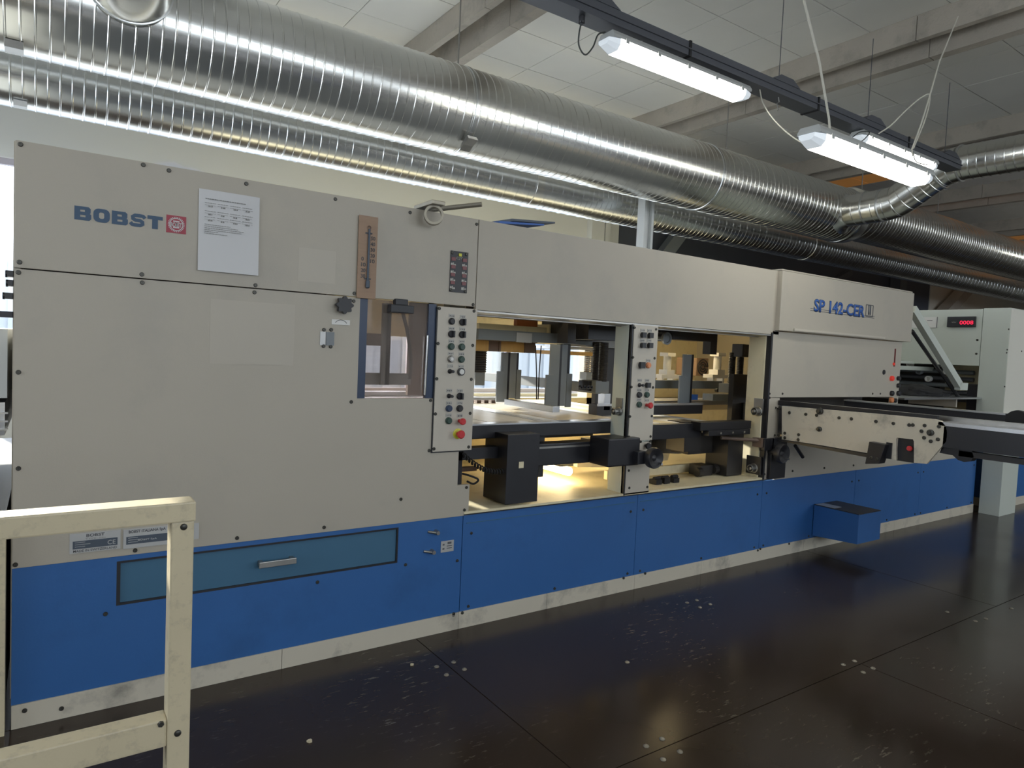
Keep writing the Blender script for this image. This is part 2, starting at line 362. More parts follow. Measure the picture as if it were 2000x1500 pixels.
# windows of the back wall
wx = [-1.9, -.55, .8, 2.15, 3.5, 4.85, 6.2]
for i in range(6):
    a, b = wx[i], wx[i+1]
    w = tag(MB().box(a, a+.03, WY+.05, WY+.11, .82, 2.73).box(b-.03, b, WY+.05, WY+.11, .82, 2.73).box(a+.03, b-.03, WY+.05, WY+.11, .82, .87).box(a+.03, b-.03, WY+.05, WY+.11, 2.68, 2.73)
            .build('window_%d' % (i+1), 'frame', None, loc=(a, WY, .82)), kind='structure')
    MB().box(a+.03, b-.03, WY+.075, WY+.081, .87, 2.68).build('pane', 'glass', w)
    MB().box(a, b, WY-.09, WY+.0, .79, .82).build('window_sill', 'wall2', w)
wl = tag(MB().box(XL-.12, XL-.06, -2.0, 2.6, .9, .95).box(XL-.12, XL-.06, -2.0, 2.6, 2.95, 3.0).box(XL-.12, XL-.06, -2.0, -1.95, .95, 2.95).box(XL-.12, XL-.06, 2.55, 2.6, .95, 2.95).box(XL-.12, XL-.06, .27, .33, .95, 2.95)
         .build('window_7', 'frame', None, loc=(XL, 0, .9)), kind='structure')
MB().box(XL-.095, XL-.089, -1.95, 2.55, .95, 2.95).build('pane', 'glass', wl)  # unseen left window, added for cool grazing light on the machine front
portal('back_window_daylight', (2.15, WY+.32, 1.775), (radians(-90), 0, 0), 8.1, 1.91)
portal('added_left_daylight', (XL-.32, .3, 1.95), (0, radians(-90), 0), 2.1, 4.6)
# the yard outside
fac = MB().box(-2, 26, 13, 13.3, -.5, 2.6)
for i in range(56): fac.box(-2+i*.5, -2+i*.5+.22, 12.94, 13, -.5, 2.6)
one(fac, 'corrugated_building', 'facade', 'pale corrugated building outside, seen through the back windows', 'building')
tag(MB().box(-12, 30, WY+.3, 40, -.55, -.5).build('ground', 'ground', None, loc=(0, 10, -.5)), kind='structure')

# ================================================================ LAMPS, TRAY, ROPES
def lamp(x0, y, z, label, tilt=0., L=1.28, group='fluorescent batten lamps'):
    t = thing('batten_lamp', label, 'lamp', (x0+L/2, y, z), group)
    x1 = x0+L
    MB().prism([(y-.05, z+.045), (y+.05, z+.045), (y+.066, z+.02), (y+.066, z+.005), (y-.066, z+.005), (y-.066, z+.02)], 'x', x0+.02, x1-.02).build('lamp_housing', 'lamp_body', t)
    MB().prism([(y-.064, z+.005), (y-.060, z-.028), (y-.038, z-.052), (y+.038, z-.052), (y+.060, z-.028), (y+.064, z+.005)], 'x', x0+.075, x1-.075).build('lamp_diffuser', 'lamp', t)
    for a, b, s in ((x0, x0+.075, 1), (x1-.075, x1, -1)):
        e = MB(); pr = [(y-.064, .005), (y-.060, -.028), (y-.038, -.052), (y+.038, -.052), (y+.060, -.028), (y+.064, .005)]
        q = [(yy, z+zz) for yy, zz in pr]; q2 = [(y+(yy-y)*.7, z+zz*.55) for yy, zz in pr]
        big, sm = (b, a) if s > 0 else (a, b)
        e.add([(big, *p) for p in q]+[(sm, *p) for p in q2], [(i, (i+1) % 6, 6+(i+1) % 6, 6+i) for i in range(6)]+[(0, 1, 2, 3, 4, 5), (6, 7, 8, 9, 10, 11)])
        e.build('end_cap', 'lamp_end', t, smooth=False)
    for i in range(5):
        xx = x0+.12+(L-.24)*i/4
        MB().box(xx-.012, xx+.012, y-.073, y-.06, z-.012, z+.016).build('clip', 'lamp_body', t)
    if z > 3.5 or y < -1:
        for xx in (x0+.25, x1-.25): MB().cyl((xx, y, z+.04), (xx, y, CZ-.02), .004, 6).build('suspension_rod', 'steel', t)
    return t
lampA = lamp(2.685, .25, 3.135, 'lit batten lamp hanging from the tray, the left one, alone')
lampB = lamp(5.36, .25, 3.165, 'lit batten lamp on the tray, half hidden behind the roped lamp')
lampC = lamp(3.235, -.70, 2.50, 'lit batten lamp hung on white ropes below the cable tray', L=1.25)
for x0, y in ((-1.2, -3.4), (1.8, -3.4), (4.8, -3.4), (7.8, -3.4), (10.8, -3.4), (14, -3.4), (18, -3.4), (1, -6.6), (6, -6.6), (11, -6.6), (16, -6.6), (14, .6)):  # unseen lamps added as fill for the machine front and ceiling
    lamp(x0, y, 3.2, 'lit batten lamp out of view, added to light the hall')
tr = thing('cable_tray', 'long dark grey cable tray under the ceiling, above the lamps', 'cable tray', (5, .25, 3.2))
TX0, TX1 = -1.5, 7.1
MB().box(TX0, TX1, .205, .215, 3.215, 3.30).box(TX0, TX1, .325, .335, 3.215, 3.30).box(TX0, TX1, .215, .325, 3.215, 3.221).box(TX0, TX1, .195, .215, 3.252, 3.258).build('channel', 'tray', tr)
MB().box(TX0, TX1, .22, .32, 3.222, 3.27).build('cable_bundle', 'rubber', tr)
for x in (1.2, 2.6, 4.35, 5.55, 6.9):
    MB().prism([(x-.16, 3.30), (x-.07, 3.345), (x+.07, 3.345), (x+.16, 3.30)], 'y', .20, .34).cyl((x, .27, 3.34), (x, .27, 3.98), .003, 6).build('hanger', 'tray', tr)
for x in (2.0, 3.35, 4.75, 6.1): MB().box(x-.01, x+.01, .198, .342, 3.21, 3.305).build('splice', 'rubber', tr)
for L_, zz in ((lampB, 0),): pass
def hook(x, y, z0, z1, label):
    p = [Vector((x, y, z1)), Vector((x+.012, y, (z1*2+z0)/3)), Vector((x-.012, y, (z1+z0)/2)), Vector((x+.006, y, z0+.01)), Vector((x, y, z0))]
    one(MB().tube(p, .003, 6), 'lamp_hook', 'steel', label, 'hook', 'wire hooks holding the lamps', smooth=True)
hook(2.98, .25, 3.18, 3.217, 'wire hook at the near end of the left lamp')
hook(3.68, .25, 3.18, 3.217, 'wire hook at the far end of the left lamp')
hook(4.33, .25, 3.12, 3.217, 'empty wire hook and plug under the tray between the lamps')
hook(5.5, .25, 3.20, 3.217, 'wire hook on the lamp half hidden behind the roped one')
def smoothpath(pts, n=8):
    P = [Vector(p) for p in pts]; out = []
    P = [P[0]*2-P[1]]+P+[P[-1]*2-P[-2]]
    for k in range(1, len(P)-2):
        for i in range(n):
            t = i/n; a, b, c, d = P[k-1], P[k], P[k+1], P[k+2]
            out.append(.5*((2*b)+(c-a)*t+(2*a-5*b+4*c-d)*t*t+(3*b-a-3*c+d)*t**3))
    return out+[P[-2]]
def cable(pts, r, m, label, name='cable', cat='cable', group=None, straight=False):
    return one(MB().tube(pts if straight else smoothpath(pts), r, 7), name, m, label, cat, group, smooth=True)
A = lambda px, py, y: at(px, py, 'y', y)
pl = thing('lamp_plug', 'black plug in the underside of the cable tray', 'plug', A(1137, 38, .25))
MB().box(*sum(([c-.012, c+.012] for c in A(1137, 27, .25)[:2]), []), 3.17, 3.215).lathe(A(1137, 22, .25), (0, 0, -1), [(.03, .018), (.055, .016), (.075, .009)], 10).build('plug_body', 'blackp', pl)
cable([A(1137, 38, .25), A(1131, 65, .25), A(1131, 90, .25), A(1143, 107, .25), A(1158, 92, .25), A(1168, 68, .25), A(1182, 63, .25)], .0045, 'cable', 'dark looping cable from tray plug to the left lamp')
cable([A(1484, 175, .25), A(1490, 200, .2), A(1510, 232, 0), A(1545, 265, -.2), A(1585, 287, -.4), A(1632, 292, -.62)], .004, 'rope', 'pale cable sagging from the tray to the roped lamp')
cable([A(1621, 258, -.70), A(1619, 232, -.70), A(1600, 120, -.70), A(1570, 0, -.70), (3.42, -.70, 4.25)], .006, 'rope', 'straight white rope holding the near end of the roped lamp', 'rope', 'rope', straight=True)
top = A(1871, 32, -.45)
mid = A(1816, 187, -.62)
cable([A(1783, 305, -.70), A(1781, 292, -.70), A(1800, 240, -.67), mid, A(1835, 120, -.55), top], .0045, 'rope', 'thin rope tied to the beam, holding the far lamp end', 'rope', 'rope', straight=True)
cable([A(1784, 290, -.70), A(1808, 230, -.66), mid, A(1800, 190, -.62), A(1770, 215, -.62), A(1740, 245, -.6), A(1716, 261, -.55)], .004, 'rope', 'loose white cord looping left from the rope knot', 'cord', 'cord')
cable([A(1665, 268, .25), A(1680, 258, .2), A(1698, 258, .1), A(1690, 270, 0), A(1680, 278, -.3)], .004, 'cable', 'thin dark cable tangled beside the half hidden lamp')
cable([A(1783, 296, -.7), A(1790, 316, -.7), A(1812, 322, -.7)], .003, 'cable', 'thin dark wire curling at the far end of the roped lamp')

# ================================================================ DUCTS
def duct_run(t, name, x0, x1, y, z, R, m, step=.064, n=64):
    """spiral duct section along x with raised lock seams"""
    prof = [(0, R)]; x = x0+step/2; k = 0
    while x < x1-.02:
        h = .0034 if k % 2 == 0 else .0020
        prof += [(x-x0-.006, R), (x-x0-.0022, R+h), (x-x0+.0022, R+h), (x-x0+.006, R)]; x += step; k += 1
    prof.append((x1-x0, R))
    return MB().lathe((x0, y, z), (1, 0, 0), prof, n).build(name, m, t, smooth=11)
D1Y, D1Z, D1R = 1.82, 3.13, .316
d1 = thing('large_spiral_duct', 'large round galvanised spiral duct running over the machine', 'duct', (4, D1Y, D1Z-D1R))
for a, b, R, z in ((-1.6, 2.62, D1R, D1Z), (2.62, 5.35, D1R, D1Z), (5.35, 7.86, D1R-.003, D1Z), (8.02, 13.6, .298, D1Z+.055), (13.6, 23.9, .29, D1Z+.06)):
    duct_run(d1, 'duct_section', a, b, D1Y, z, R, 'duct')
for x in (2.62, 5.35): MB().lathe((x-.012, D1Y, D1Z), (1, 0, 0), [(0, D1R+.001), (.002, D1R+.006), (.022, D1R+.006), (.024, D1R+.001)], 64).build('coupling_band', 'duct2', d1, smooth=True)
MB().lathe((7.84, D1Y, D1Z), (1, 0, 0), [(0, D1R), (.02, D1R+.008), (.04, D1R+.006), (.18, .305), (.20, .30)], 64).build('reducer', 'duct2', d1, smooth=True)
MB().lathe((13.59, D1Y, D1Z+.055), (1, 0, 0), [(0, .299), (.01, .306), (.05, .306), (.06, .29)], 64).build('coupling_band', 'duct', d1, smooth=True)
c_ = A(893, 297, D1Y-.2)
MB().prism([(D1Y-.25, 2.885), (D1Y-.17, 2.845), (D1Y-.15, 2.80), (D1Y-.20, 2.83), (D1Y-.27, 2.86)], 'x', 2.58, 2.66).build('clamp_lug', 'steel', d1)
c_ = at(30, 95, 'y', D1Y)
MB().box(-.10, -.02, D1Y-.12, D1Y-.02, D1Z-D1R-.02, D1Z-D1R+.02).build('clamp_lug', 'steel', d1)
for px, py, y in ((895, 120, D1Y), (1418, 290, D1Y), (1685, 340, D1Y), (1830, 430, D1Y)):
    xx = A(px, py, y).x
    one(MB().cyl((xx, y, D1Z+D1R-.01), (xx, y, 3.99), .006, 8), 'duct_hanger_rod', 'steel', {895: 'thin hanger rod of the large duct, left of centre', 1418: 'thin hanger rod of the large duct, right of the left lamp', 1685: 'thin hanger rod just before the branch duct', 1830: 'thin hanger rod beyond the branch duct'}[px], 'rod', 'duct hanger rods', smooth=True)
D2Y, D2Z, D2R = 2.66, 2.95, .205
d2 = thing('small_spiral_duct', 'smaller galvanised spiral duct running below and behind the large one', 'duct', (4, D2Y, D2Z-D2R))
for a, b, m in ((-1.8, 3.9, 'duct2'), (3.9, 8.5, 'duct2'), (8.56, 15, 'duct2'), (15, 23.9, 'duct2')):
    duct_run(d2, 'duct_section', a, b, D2Y, D2Z, D2R, m, step=.064, n=56)
for x in (3.9, 8.5, 15): MB().lathe((x-.03, D2Y, D2Z), (1, 0, 0), [(0, D2R), (.004, D2R+.006), (.086, D2R+.006), (.09, D2R)], 56).build('coupling_band', 'duct', d2, smooth=True)
MB().box(-.09, -.02, D2Y-.10, D2Y-.03, D2Z-D2R-.015, D2Z-D2R+.02).build('clamp_lug', 'silverlabel', d2)
# branch 1: S-bend to the right
def branch(t, path, R, m, step=.12):
    """smooth round duct along a path with a raised lock seam every step"""
    cum = [0.]
    for k in range(len(path)-1): cum.append(cum[-1]+(path[k+1]-path[k]).length)
    def pt(d):
        for k in range(len(path)-1):
            if d <= cum[k+1] or k == len(path)-2: return path[k].lerp(path[k+1], (d-cum[k])/(cum[k+1]-cum[k]))
    ds = [(0., R)]; d = step/2
    while d < cum[-1]-.01: ds += [(d-.006, R), (d-.0022, R+.0036), (d+.0022, R+.0036), (d+.006, R)]; d += step
    ds += [(c, R) for c in cum[1:]]; ds.sort()
    return MB().tube([pt(a) for a, b in ds], [b for a, b in ds], 48).build('duct_section', m, t, smooth=12)
bd = thing('branch_duct', 'curved galvanised branch duct leaving the large duct to the right', 'duct', (7.5, .8, 2.95))
V = Vector
# segmented elbows: lobster-back bend
pts = [V((7.55, 1.56, 3.09)), V((7.53, 1.28, 3.09)), V((7.52, 1.12, 3.09))]
branch(bd, [pts[0], pts[2]], .172, 'duct', .11)
el = [V((7.52, 1.12, 3.09)), V((7.52, .98, 3.11)), V((7.51, .86, 3.17)), V((7.51, .66, 3.29)), V((7.50, .52, 3.36)), V((7.5, .38, 3.385))]
branch(bd, smoothpath(el, 5), .170, 'duct', .095)
branch(bd, [V((7.5, .38, 3.385)), V((7.62, -3.2, 3.385))], .166, 'duct', .075)
for c, d in ((V((7.53, 1.30, 3.09)), V((0, -1, 0))), (V((7.52, 1.12, 3.09)), V((0, -1, .05))), (V((7.505, .60, 3.32)), V((0, -.86, .5))), (V((7.5, .37, 3.385)), V((0, -1, 0)))):
    MB().lathe(c, d, [(-.012, .168), (-.006, .179), (.006, .179), (.012, .168)], 40).build('swage_ring', 'seam', bd, smooth=True)
MB().lathe((7.55, 1.60, 3.09), (0, -1, 0), [(0, .25), (.04, .20), (.08, .178), (.1, .172)], 40).build('saddle', 'duct2', bd, smooth=True)
# branch 2: elbow coming from above, top left
b2 = thing('elbow_duct', 'short galvanised elbow duct rising from the large duct, top left', 'duct', (.42, 1.3, 3.0))
el = [V((.45, 1.60, 3.22)), V((.44, 1.50, 3.20)), V((.43, 1.36, 3.24)), V((.42, 1.25, 3.33)), V((.415, 1.19, 3.45)), V((.41, 1.17, 3.6)), V((.41, 1.17, 4.12))]
dense = []
MB().tube(smoothpath(el, 6), .205, 40).build('duct_section', 'duct', b2, smooth=True)
for k in (1, 2, 3, 4):
    d = (el[k+1]-el[k-1]).normalized()
    MB().lathe(el[k], d, [(-.008, .203), (-.004, .212), (.004, .212), (.008, .203)], 40).build('swage_ring', 'seam', b2, smooth=True)

# steel column and braces behind the machine
one(MB().box(4.99, 5.02, 2.16, 2.26, 0, 3.12).box(5.09, 5.12, 2.16, 2.26, 0, 3.12).box(5.02, 5.09, 2.20, 2.22, 0, 3.12), 'steel_column', 'wall', 'slim pale steel column standing behind the machine, between the ducts', 'column')
br = thing('diagonal_brace', 'steel diagonal brace against the dark wall, far right', 'brace', (15.2, 4, 0))
p0, p1 = A(1845, 610, 4.0), A(1900, 550, 4.0)
dd = (p1-p0).normalized()
MB().tube([p0-dd*.6, p1+dd*.6], .16, 4).build('brace_bar', 'beam', br)
b2_ = thing('wall_brace', 'short diagonal strut on the dark wall behind the header', 'brace', (9, 4, 2))
p0, p1 = A(1625, 552, 4.05), A(1660, 532, 4.05); MB().tube([p0, p1], .07, 4).build('brace_bar', 'tray', b2_)
b3_ = thing('roof_strut', 'broad dark strut behind the slim pale column', 'brace', (6.5, 4, 2))
p0, p1 = A(1295, 500, 4.05), A(1325, 460, 4.05); MB().tube([p0-(p1-p0)*.6, p1+(p1-p0)*.4], .12, 4).build('brace_bar', 'gsteel', b3_)
one(MB().box(13.9, 14.15, 4.0, 4.2, 0, CZ), 'dark_column', 'tray', 'dark steel column on the back wall above the display cabinet', 'column')
one(MB().box(21.3, 22.2, 3.6, 4.15, 0, 3.4), 'wall_cupboard', 'white', 'pale upright cupboard at the far end of the back wall', 'cupboard')

# ================================================================ THE MACHINE
mc = thing('die_cutting_machine', 'long cream and blue die cutting machine with two open bays', 'machine', (3, 0, 0))
TOP, SE, Z2 = 1.955, 1.545, .551
XS = 1.757     # right edge of the left head
def part(mb, name, m, label=None, **k):
    o = mb.build(name, m, mc, **k)
    if label: o['label'] = label
    return o
def screws(parent, pts, y=0., mesh=None):
    for px, py in pts:
        inst('screw', mesh or SCREW, parent, at(px, py, 'y', y))
# upper left head panel
up = part(MB().box(.004, XS-.002, 0, .02, SE+.002, TOP), 'head_panel', 'cream', 'upper left panel with the large lettering', bevel=.0015)
screws(up, ((40, 282), (280, 322), (330, 333), (481, 359), (655, 389), (801, 415), (931, 438), (277, 536), (499, 557), (692, 573), (924, 595), (38, 512)))
# lower left panel with window hole and notch
lp = part(MB().box(.004, 1.187, .002, .02, Z2, SE-.002).box(1.187, 1.553, .002, .02, Z2, 1.113).box(1.553, 1.70, .002, .02, Z2, .87).box(1.70, 1.767, .002, .02, Z2, .70),
          'side_panel', 'cream', 'large lower left panel around the viewing window')
screws(lp, ((278, 552), (497, 571), (691, 588), (36, 532), (36, 727), (36, 915), (686, 785), (841, 782), (838, 880), (30, 1103), (264, 1075), (463, 1051), (633, 1030), (911, 952), (907, 996), (783, 975)), .0015)
# faint rectangular marks of removed sheets
part(MB().box(*[at(p, 640, 'y', 0).x for p in (410, 575)], .0005, .004, at(500, 712, 'y', 0).z, at(500, 590, 'y', 0).z), 'old_label_mark', 'mark', 'faint rectangle left by a removed sheet') 
part(MB().box(*[at(p, 500, 'y', 0).x for p in (583, 656)], -.0008, .001, at(620, 552, 'y', 0).z, at(620, 487, 'y', 0).z), 'old_label_mark', 'mark', 'small faint rectangle left by a removed sheet')
# shell: left side, top, inner frame
part(MB().box(-.0, .02, .02, 2.3, .1, TOP), 'end_plate', 'cream')
part(MB().box(.02, 1.75, .02, 2.3, TOP-.02, TOP-.002).box(1.757, 4.14, .02, 2.3, TOP-.02, TOP-.002).box(4.14, 5.9, .5, 2.3, TOP-.02, TOP-.002), 'top_cover', 'topgrey')  # unseen top, closed over to keep the inner light off the ducts
part(MB().box(5.88, 5.9, .5, 2.16, .1, TOP-.02), 'end_plate', 'cream')  # added end, closes the housing against leaking light
part(MB().box(.02, 1.15, .35, 2.3, .1, 1.9), 'inner_housing', 'dark', 'dark inner housing behind the left panel')
# lettering BOBST, wide letters built as solid blocks
def wide_letters(parent, p0, w, h, m, word='BOBST', ext=.0015, y=0.):
    """extended heavy grotesque letters from rounded outlines"""
    n = len(word); lw = w/(n+.12*(n-1)); x = p0.x; z = p0.z
    t = h*.27
    def rr(x0, x1, z0, z1, r, k=4):
        o = []
        for cx, cz, a in ((x1-r, z1-r, 0), (x0+r, z1-r, 90), (x0+r, z0+r, 180), (x1-r, z0+r, 270)):
            for i in range(k+1): an = radians(a+90*i/k); o.append((cx+cos(an)*r, cz+sin(an)*r))
        return o
    def ring(mb, o, i_):
        n_ = len(o); f = []
        vs = [(p[0], y, p[1]) for p in o]+[(p[0], y, p[1]) for p in i_]+[(p[0], y-ext, p[1]) for p in o]+[(p[0], y-ext, p[1]) for p in i_]
        for a in range(n_):
            b = (a+1) % n_
            f += [(2*n_+a, 2*n_+b, 3*n_+b, 3*n_+a), (a, b, 2*n_+b, 2*n_+a), (n_+a, n_+b, 3*n_+b, 3*n_+a)]
        mb.add(vs, f)
    for c in word:
        mb = MB(); a, b = x, x+lw; ts = t*1.35
        B = lambda x0, x1, z0, z1: mb.box(x0, x1, y-ext, y, z0, z1)
        if c == 'O': ring(mb, rr(a, b, z, z+h, h*.35), rr(a+ts, b-ts, z+t, z+h-t, h*.12))
        elif c == 'B':
            tb = t*.86; zm = z+h*.5
            B(a, a+ts, z, z+h)
            for zz0, zz1, xr in ((zm, z+h, b-lw*.04), (z, zm, b)):
                c1 = h*.13; xi = xr-ts; lo, hi = (zm+tb/2, z+h-tb) if zz0 == zm else (z+tb, zm-tb/2)
                B(a+ts, xi, hi, zz1); 
                if zz0 == z: B(a+ts, xi, z, lo)
                else: B(a+ts, xi, zm, lo)
                k1 = c1 if zz0 == zm else c1*.5; k0 = c1 if zz0 == z else c1*.5
                mb.prism([(xi, zz0), (xr-k0, zz0), (xr, zz0+k0), (xr, zz1-k1), (xr-k1, zz1), (xi, zz1)], 'y', y-ext, y)
        elif c == 'S':
            pr = []; cx0, cx1 = a+h*.22, b-h*.22
            path = [(b-ts*.1, z+h*.70), (b-ts*.45, z+h-t*.55), (b-h*.35, z+h-t/2), (a+h*.35, z+h-t/2), (a+ts*.5, z+h-t*.95), (a+ts*.55, z+h*.6), (a+h*.38, z+h*.5+.0), (b-h*.38, z+h*.5), (b-ts*.55, z+h*.4), (b-ts*.5, z+t*.95), (b-h*.35, z+t/2), (a+h*.35, z+t/2), (a+ts*.45, z+t*.55), (a+ts*.1, z+h*.30)]
            L_, R_ = [], []
            for i, p in enumerate(path):
                q0 = path[max(i-1, 0)]; q1 = path[min(i+1, len(path)-1)]; dx, dz = q1[0]-q0[0], q1[1]-q0[1]; l = math.hypot(dx, dz) or 1; nx_, nz_ = -dz/l*t/2, dx/l*t/2
                L_.append((p[0]+nx_, p[1]+nz_)); R_.append((p[0]-nx_, p[1]-nz_))
            N = len(path); vs = [(p[0], y-ext, p[1]) for p in L_+R_]+[(p[0], y, p[1]) for p in L_+R_]; f = []
            for i in range(N-1): f += [(i, i+1, N+i+1, N+i), (i, i+1, 2*N+i+1, 2*N+i), (N+i, N+i+1, 3*N+i+1, 3*N+i)]
            mb.add(vs, f)
        elif c == 'T':
            B(a, b, z+h-t, z+h); B((a+b)/2-ts*.55, (a+b)/2+ts*.55, z, z+h-t)
        elif c == 'I': B(a+lw*.3, a+lw*.3+ts, z, z+h)
        o = link(('letter_'+c).lower(), None, parent, ORG[parent]) if False else mb.build('letter', m, parent)
        x += lw*1.12
    return x
pa, pb, pc = at(145, 428, 'y', 0), at(318, 421, 'y', 0), at(145, 400, 'y', 0)
wide_letters(up, V((pa.x, 0, pa.z)), pb.x-pa.x, pc.z-pa.z-.002, 'bobst')
q0, q1 = at(325, 419, 'y', 0), at(363, 458, 'y', 0)
bdg = MB().box(q0.x, q1.x, -.0016, 0, q1.z, q0.z).build('badge', 'bred', up); bdg['label'] = 'red square badge with a white cog wheel'
cx, cz, rr_ = (q0.x+q1.x)/2, (q0.z+q1.z)/2, (q1.x-q0.x)*.40
mb = MB()
for i in range(28):
    a0, a1 = 2*pi*i/28, 2*pi*(i+.5)/28
    mb.add([(cx+cos(a)*r, -.0024, cz+sin(a)*r) for a, r in ((a0, rr_*.84), (a0, rr_*1.06), (a1, rr_*1.06), (a1, rr_*.84))], [(0, 1, 2, 3)])
    for b0, b1 in ((a0, a1), (a1, 2*pi*(i+1)/28)):
        mb.add([(cx+cos(a)*r, -.0024, cz+sin(a)*r) for a, r in ((b0, rr_*.77), (b0, rr_*.87), (b1, rr_*.87), (b1, rr_*.77))], [(0, 1, 2, 3)])
mb.build('cog_wheel', 'bwhite', up)
text('badge_text', 'BOBST', 'bwhite', up, (cx, -.0018, cz-.009), .022, width=rr_*1.42, off=.03, align='CENTER')
for s in (1, -1): MB().box(cx-rr_*.4, cx+rr_*.4, -.0024, -.0016, cz+s*rr_*.42-.0025, cz+s*rr_*.42+.0025).build('badge_bar', 'bwhite', up)
# middle upper panel across the bays
um = part(MB().box(XS+.002, 4.143, 0, .02, SE-.012, TOP), 'bay_header', 'cream', 'plain cream header above the two open bays', bevel=.0015)
part(MB().prism([(0, SE-.014), (.09, SE-.022), (.09, SE-.030), (0, SE-.022)], 'x', XS, 4.06).box(XS, 4.06, .085, .095, SE-.034, SE+.1), 'header_lip', 'steel', 'bent sheet lip under the header')
part(MB().box(XS, 4.06, .25, .31, SE-.022, SE+.08), 'guide_rail', 'gsteel')
# right header, slightly proud
HY = -.035
hx0, hx1 = at(1529, 533, 'y', HY).x, at(1786, 576, 'y', HY).x
hd = part(MB().box(hx0, hx1, HY, .5, at(1776, 668, 'y', HY).z, TOP+.0), 'right_header', 'cream', 'proud right header bearing the blue model lettering', bevel=.004)
part(MB().box(hx0, hx1-.02, HY+.005, .5, TOP+.002, TOP+.012), 'header_lid', 'cream', bevel=.002)
a_, b_ = at(1549, 645, 'y', HY), at(1726, 661, 'y', HY)
part(MB().box(a_.x, b_.x, HY-.012, HY, b_.z-.004, b_.z+.012), 'drip_strip', 'panel', 'thin strip along the right header')
t0, t1 = at(1589, 607, 'y', HY), at(1688, 616, 'y', HY)
text('model_lettering', 'SP 142-CER', 'slate', hd, (t0.x-.002, HY-.0002, t0.z-.002), .119, width=(t1.x-t0.x)*1.006, off=.040, ext=.0012)
text('model_lettering', 'SP 142-CER', 'logoblue', hd, (t0.x+.003, HY-.0016, t0.z+.001), .115, width=(t1.x-t0.x)*.995, off=.020, ext=.0012)
i0, i1 = at(1692, 595, 'y', HY), at(1704, 619, 'y', HY)
mb = MB()
for xx in (i0.x, i1.x): mb.box(xx-.004, xx+.004, HY-.0016, HY, i1.z, i0.z)
for zz in (i0.z, i1.z): mb.box(i0.x, i1.x, HY-.0016, HY, zz-.003, zz+.003)
mb.build('roman_two_box', 'ink', hd)
text('roman_two', 'II', 'slate', hd, ((i0.x+i1.x)/2, HY-.001, i1.z+.014), 0.10, width=(i1.x-i0.x)*.36, off=.02, align='CENTER')
mb = MB()
for dz in (0, -.014): mb.box(at(1583, 600, 'y', HY).x, at(1708, 615, 'y', HY).x, HY-.0007, HY, t0.z+.012+dz, t0.z+.0155+dz)
mb.build('rule_lines', 'ink', hd)
# lower right panel under the header
rp0, rp1 = 4.075, at(1762, 670, 'y', 0).x
rp = part(MB().box(rp0, rp1, 0, .02, 1.112, SE+.01).box(rp0, 4.20, 0, .02, .556, 1.108).box(4.20, 7.25, .002, .02, .546, .84), 'right_panel', 'cream', 'cream panel beneath the right header')
part(MB().box(rp1-.02, rp1, .02, .5, 1.112, SE+.01), 'panel_return', 'cream')
screws(rp, ((1503, 769), (1528, 769), (1704, 769), (1719, 769), (1503, 777), (1497, 866), (1493, 926), (1548, 920), (1610, 914), (1667, 909), (1515, 796), (1513, 850)))
# right strip: red gauge slot, buttons
sl0, sl1 = at(1749, 681, 'y', 0), at(1744, 716, 'y', 0)
part(MB().box(sl0.x-.012, sl0.x+.006, -.003, 0, sl1.z, sl0.z), 'gauge_slot', 'ledred', 'narrow red gauge slot')
part(MB().lathe(at(1745, 711, 'y', 0), (0, -1, 0), [(0, .012), (.01, .010)], 12), 'gauge_lamp', 'redlamp', 'glowing red point in the gauge slot')
part(MB().lathe(at(1726, 727, 'y', 0), (0, -1, 0), [(0, .02), (.006, .018)], 16), 'lock', 'blackp')
for px, py, m, r in ((1740, 739, 'redlamp', .02), (1753, 739, 'blackp', .018), (1753, 753, 'blackp', .018), (1740, 768, 'blackp', .02), (1753, 768, 'blackp', .02), (1739, 781, 'orange', .022), (1746, 782, 'blackp', .018)):
    part(MB().lathe(at(px, py, 'y', 0), (0, -1, 0), [(0, r), (.018, r), (.022, r*.8)], 14), 'push_button', m, smooth=True)
part(MB().box(rp1-.11, rp1, 0, .02, at(1750, 790, 'y', 0).z, 1.11), 'button_tab', 'cream')

# base: blue panels, toe board
def seamx(px, py): return at(px, py, 'y', 0).x
bs = [.004, 1.74, 2.903, 4.075, 5.25, 6.30, 7.40]
for i in range(6):
    top = Z2-.001 if i == 0 else (.562 if i in (1, 2) else .545)
    if i == 0:
        dx0, dx1, dz0, dz1 = .306, 1.405, .370, .532
        o = part(MB().box(bs[0], dx0, .004, .02, .0825, top).box(dx1, bs[1]-.002, .004, .02, .0825, top).box(dx0, dx1, .004, .02, .0825, dz0).box(dx0, dx1, .004, .02, dz1, top), 'base_panel', 'blue', 'blue base panel with the long drawer')
        screws(o, ((206, 1199), (620, 1137), (792, 1103), (893, 1095), (885, 1228-26)), .004)
    else:
        o = part(MB().box(bs[i]+.0015, bs[i+1]-.0015, .004, .02, .0825, top), 'base_panel', 'blue')
        x0, x1 = bs[i], bs[i+1]
        for xx, zz in ((x0+.05, .46), (x1-.05, .46), (x0+.05, .10), (x1-.05, .10), ((x0+x1)/2, .10)): inst('screw', SCREW, o, (xx, .004, zz))
        if i < 3: MB().box(x0+.02, x1-.02, .0015, .004, top-.052, top-.048).build('fold_line', 'bluegrey', o)
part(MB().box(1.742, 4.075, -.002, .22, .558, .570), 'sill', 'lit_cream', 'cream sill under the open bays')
part(MB().box(1.742, 4.075, -.003, .004, .553, .5585), 'sill_gasket', 'black')
ts_ = [.004, .9, 1.735, 2.27, 2.91, 3.49, 4.6, 5.9, 7.40]
for i in range(8): part(MB().box(ts_[i]+.001, ts_[i+1]-.001, 0, .02, 0, .082), 'toe_board', 'cream_toe')
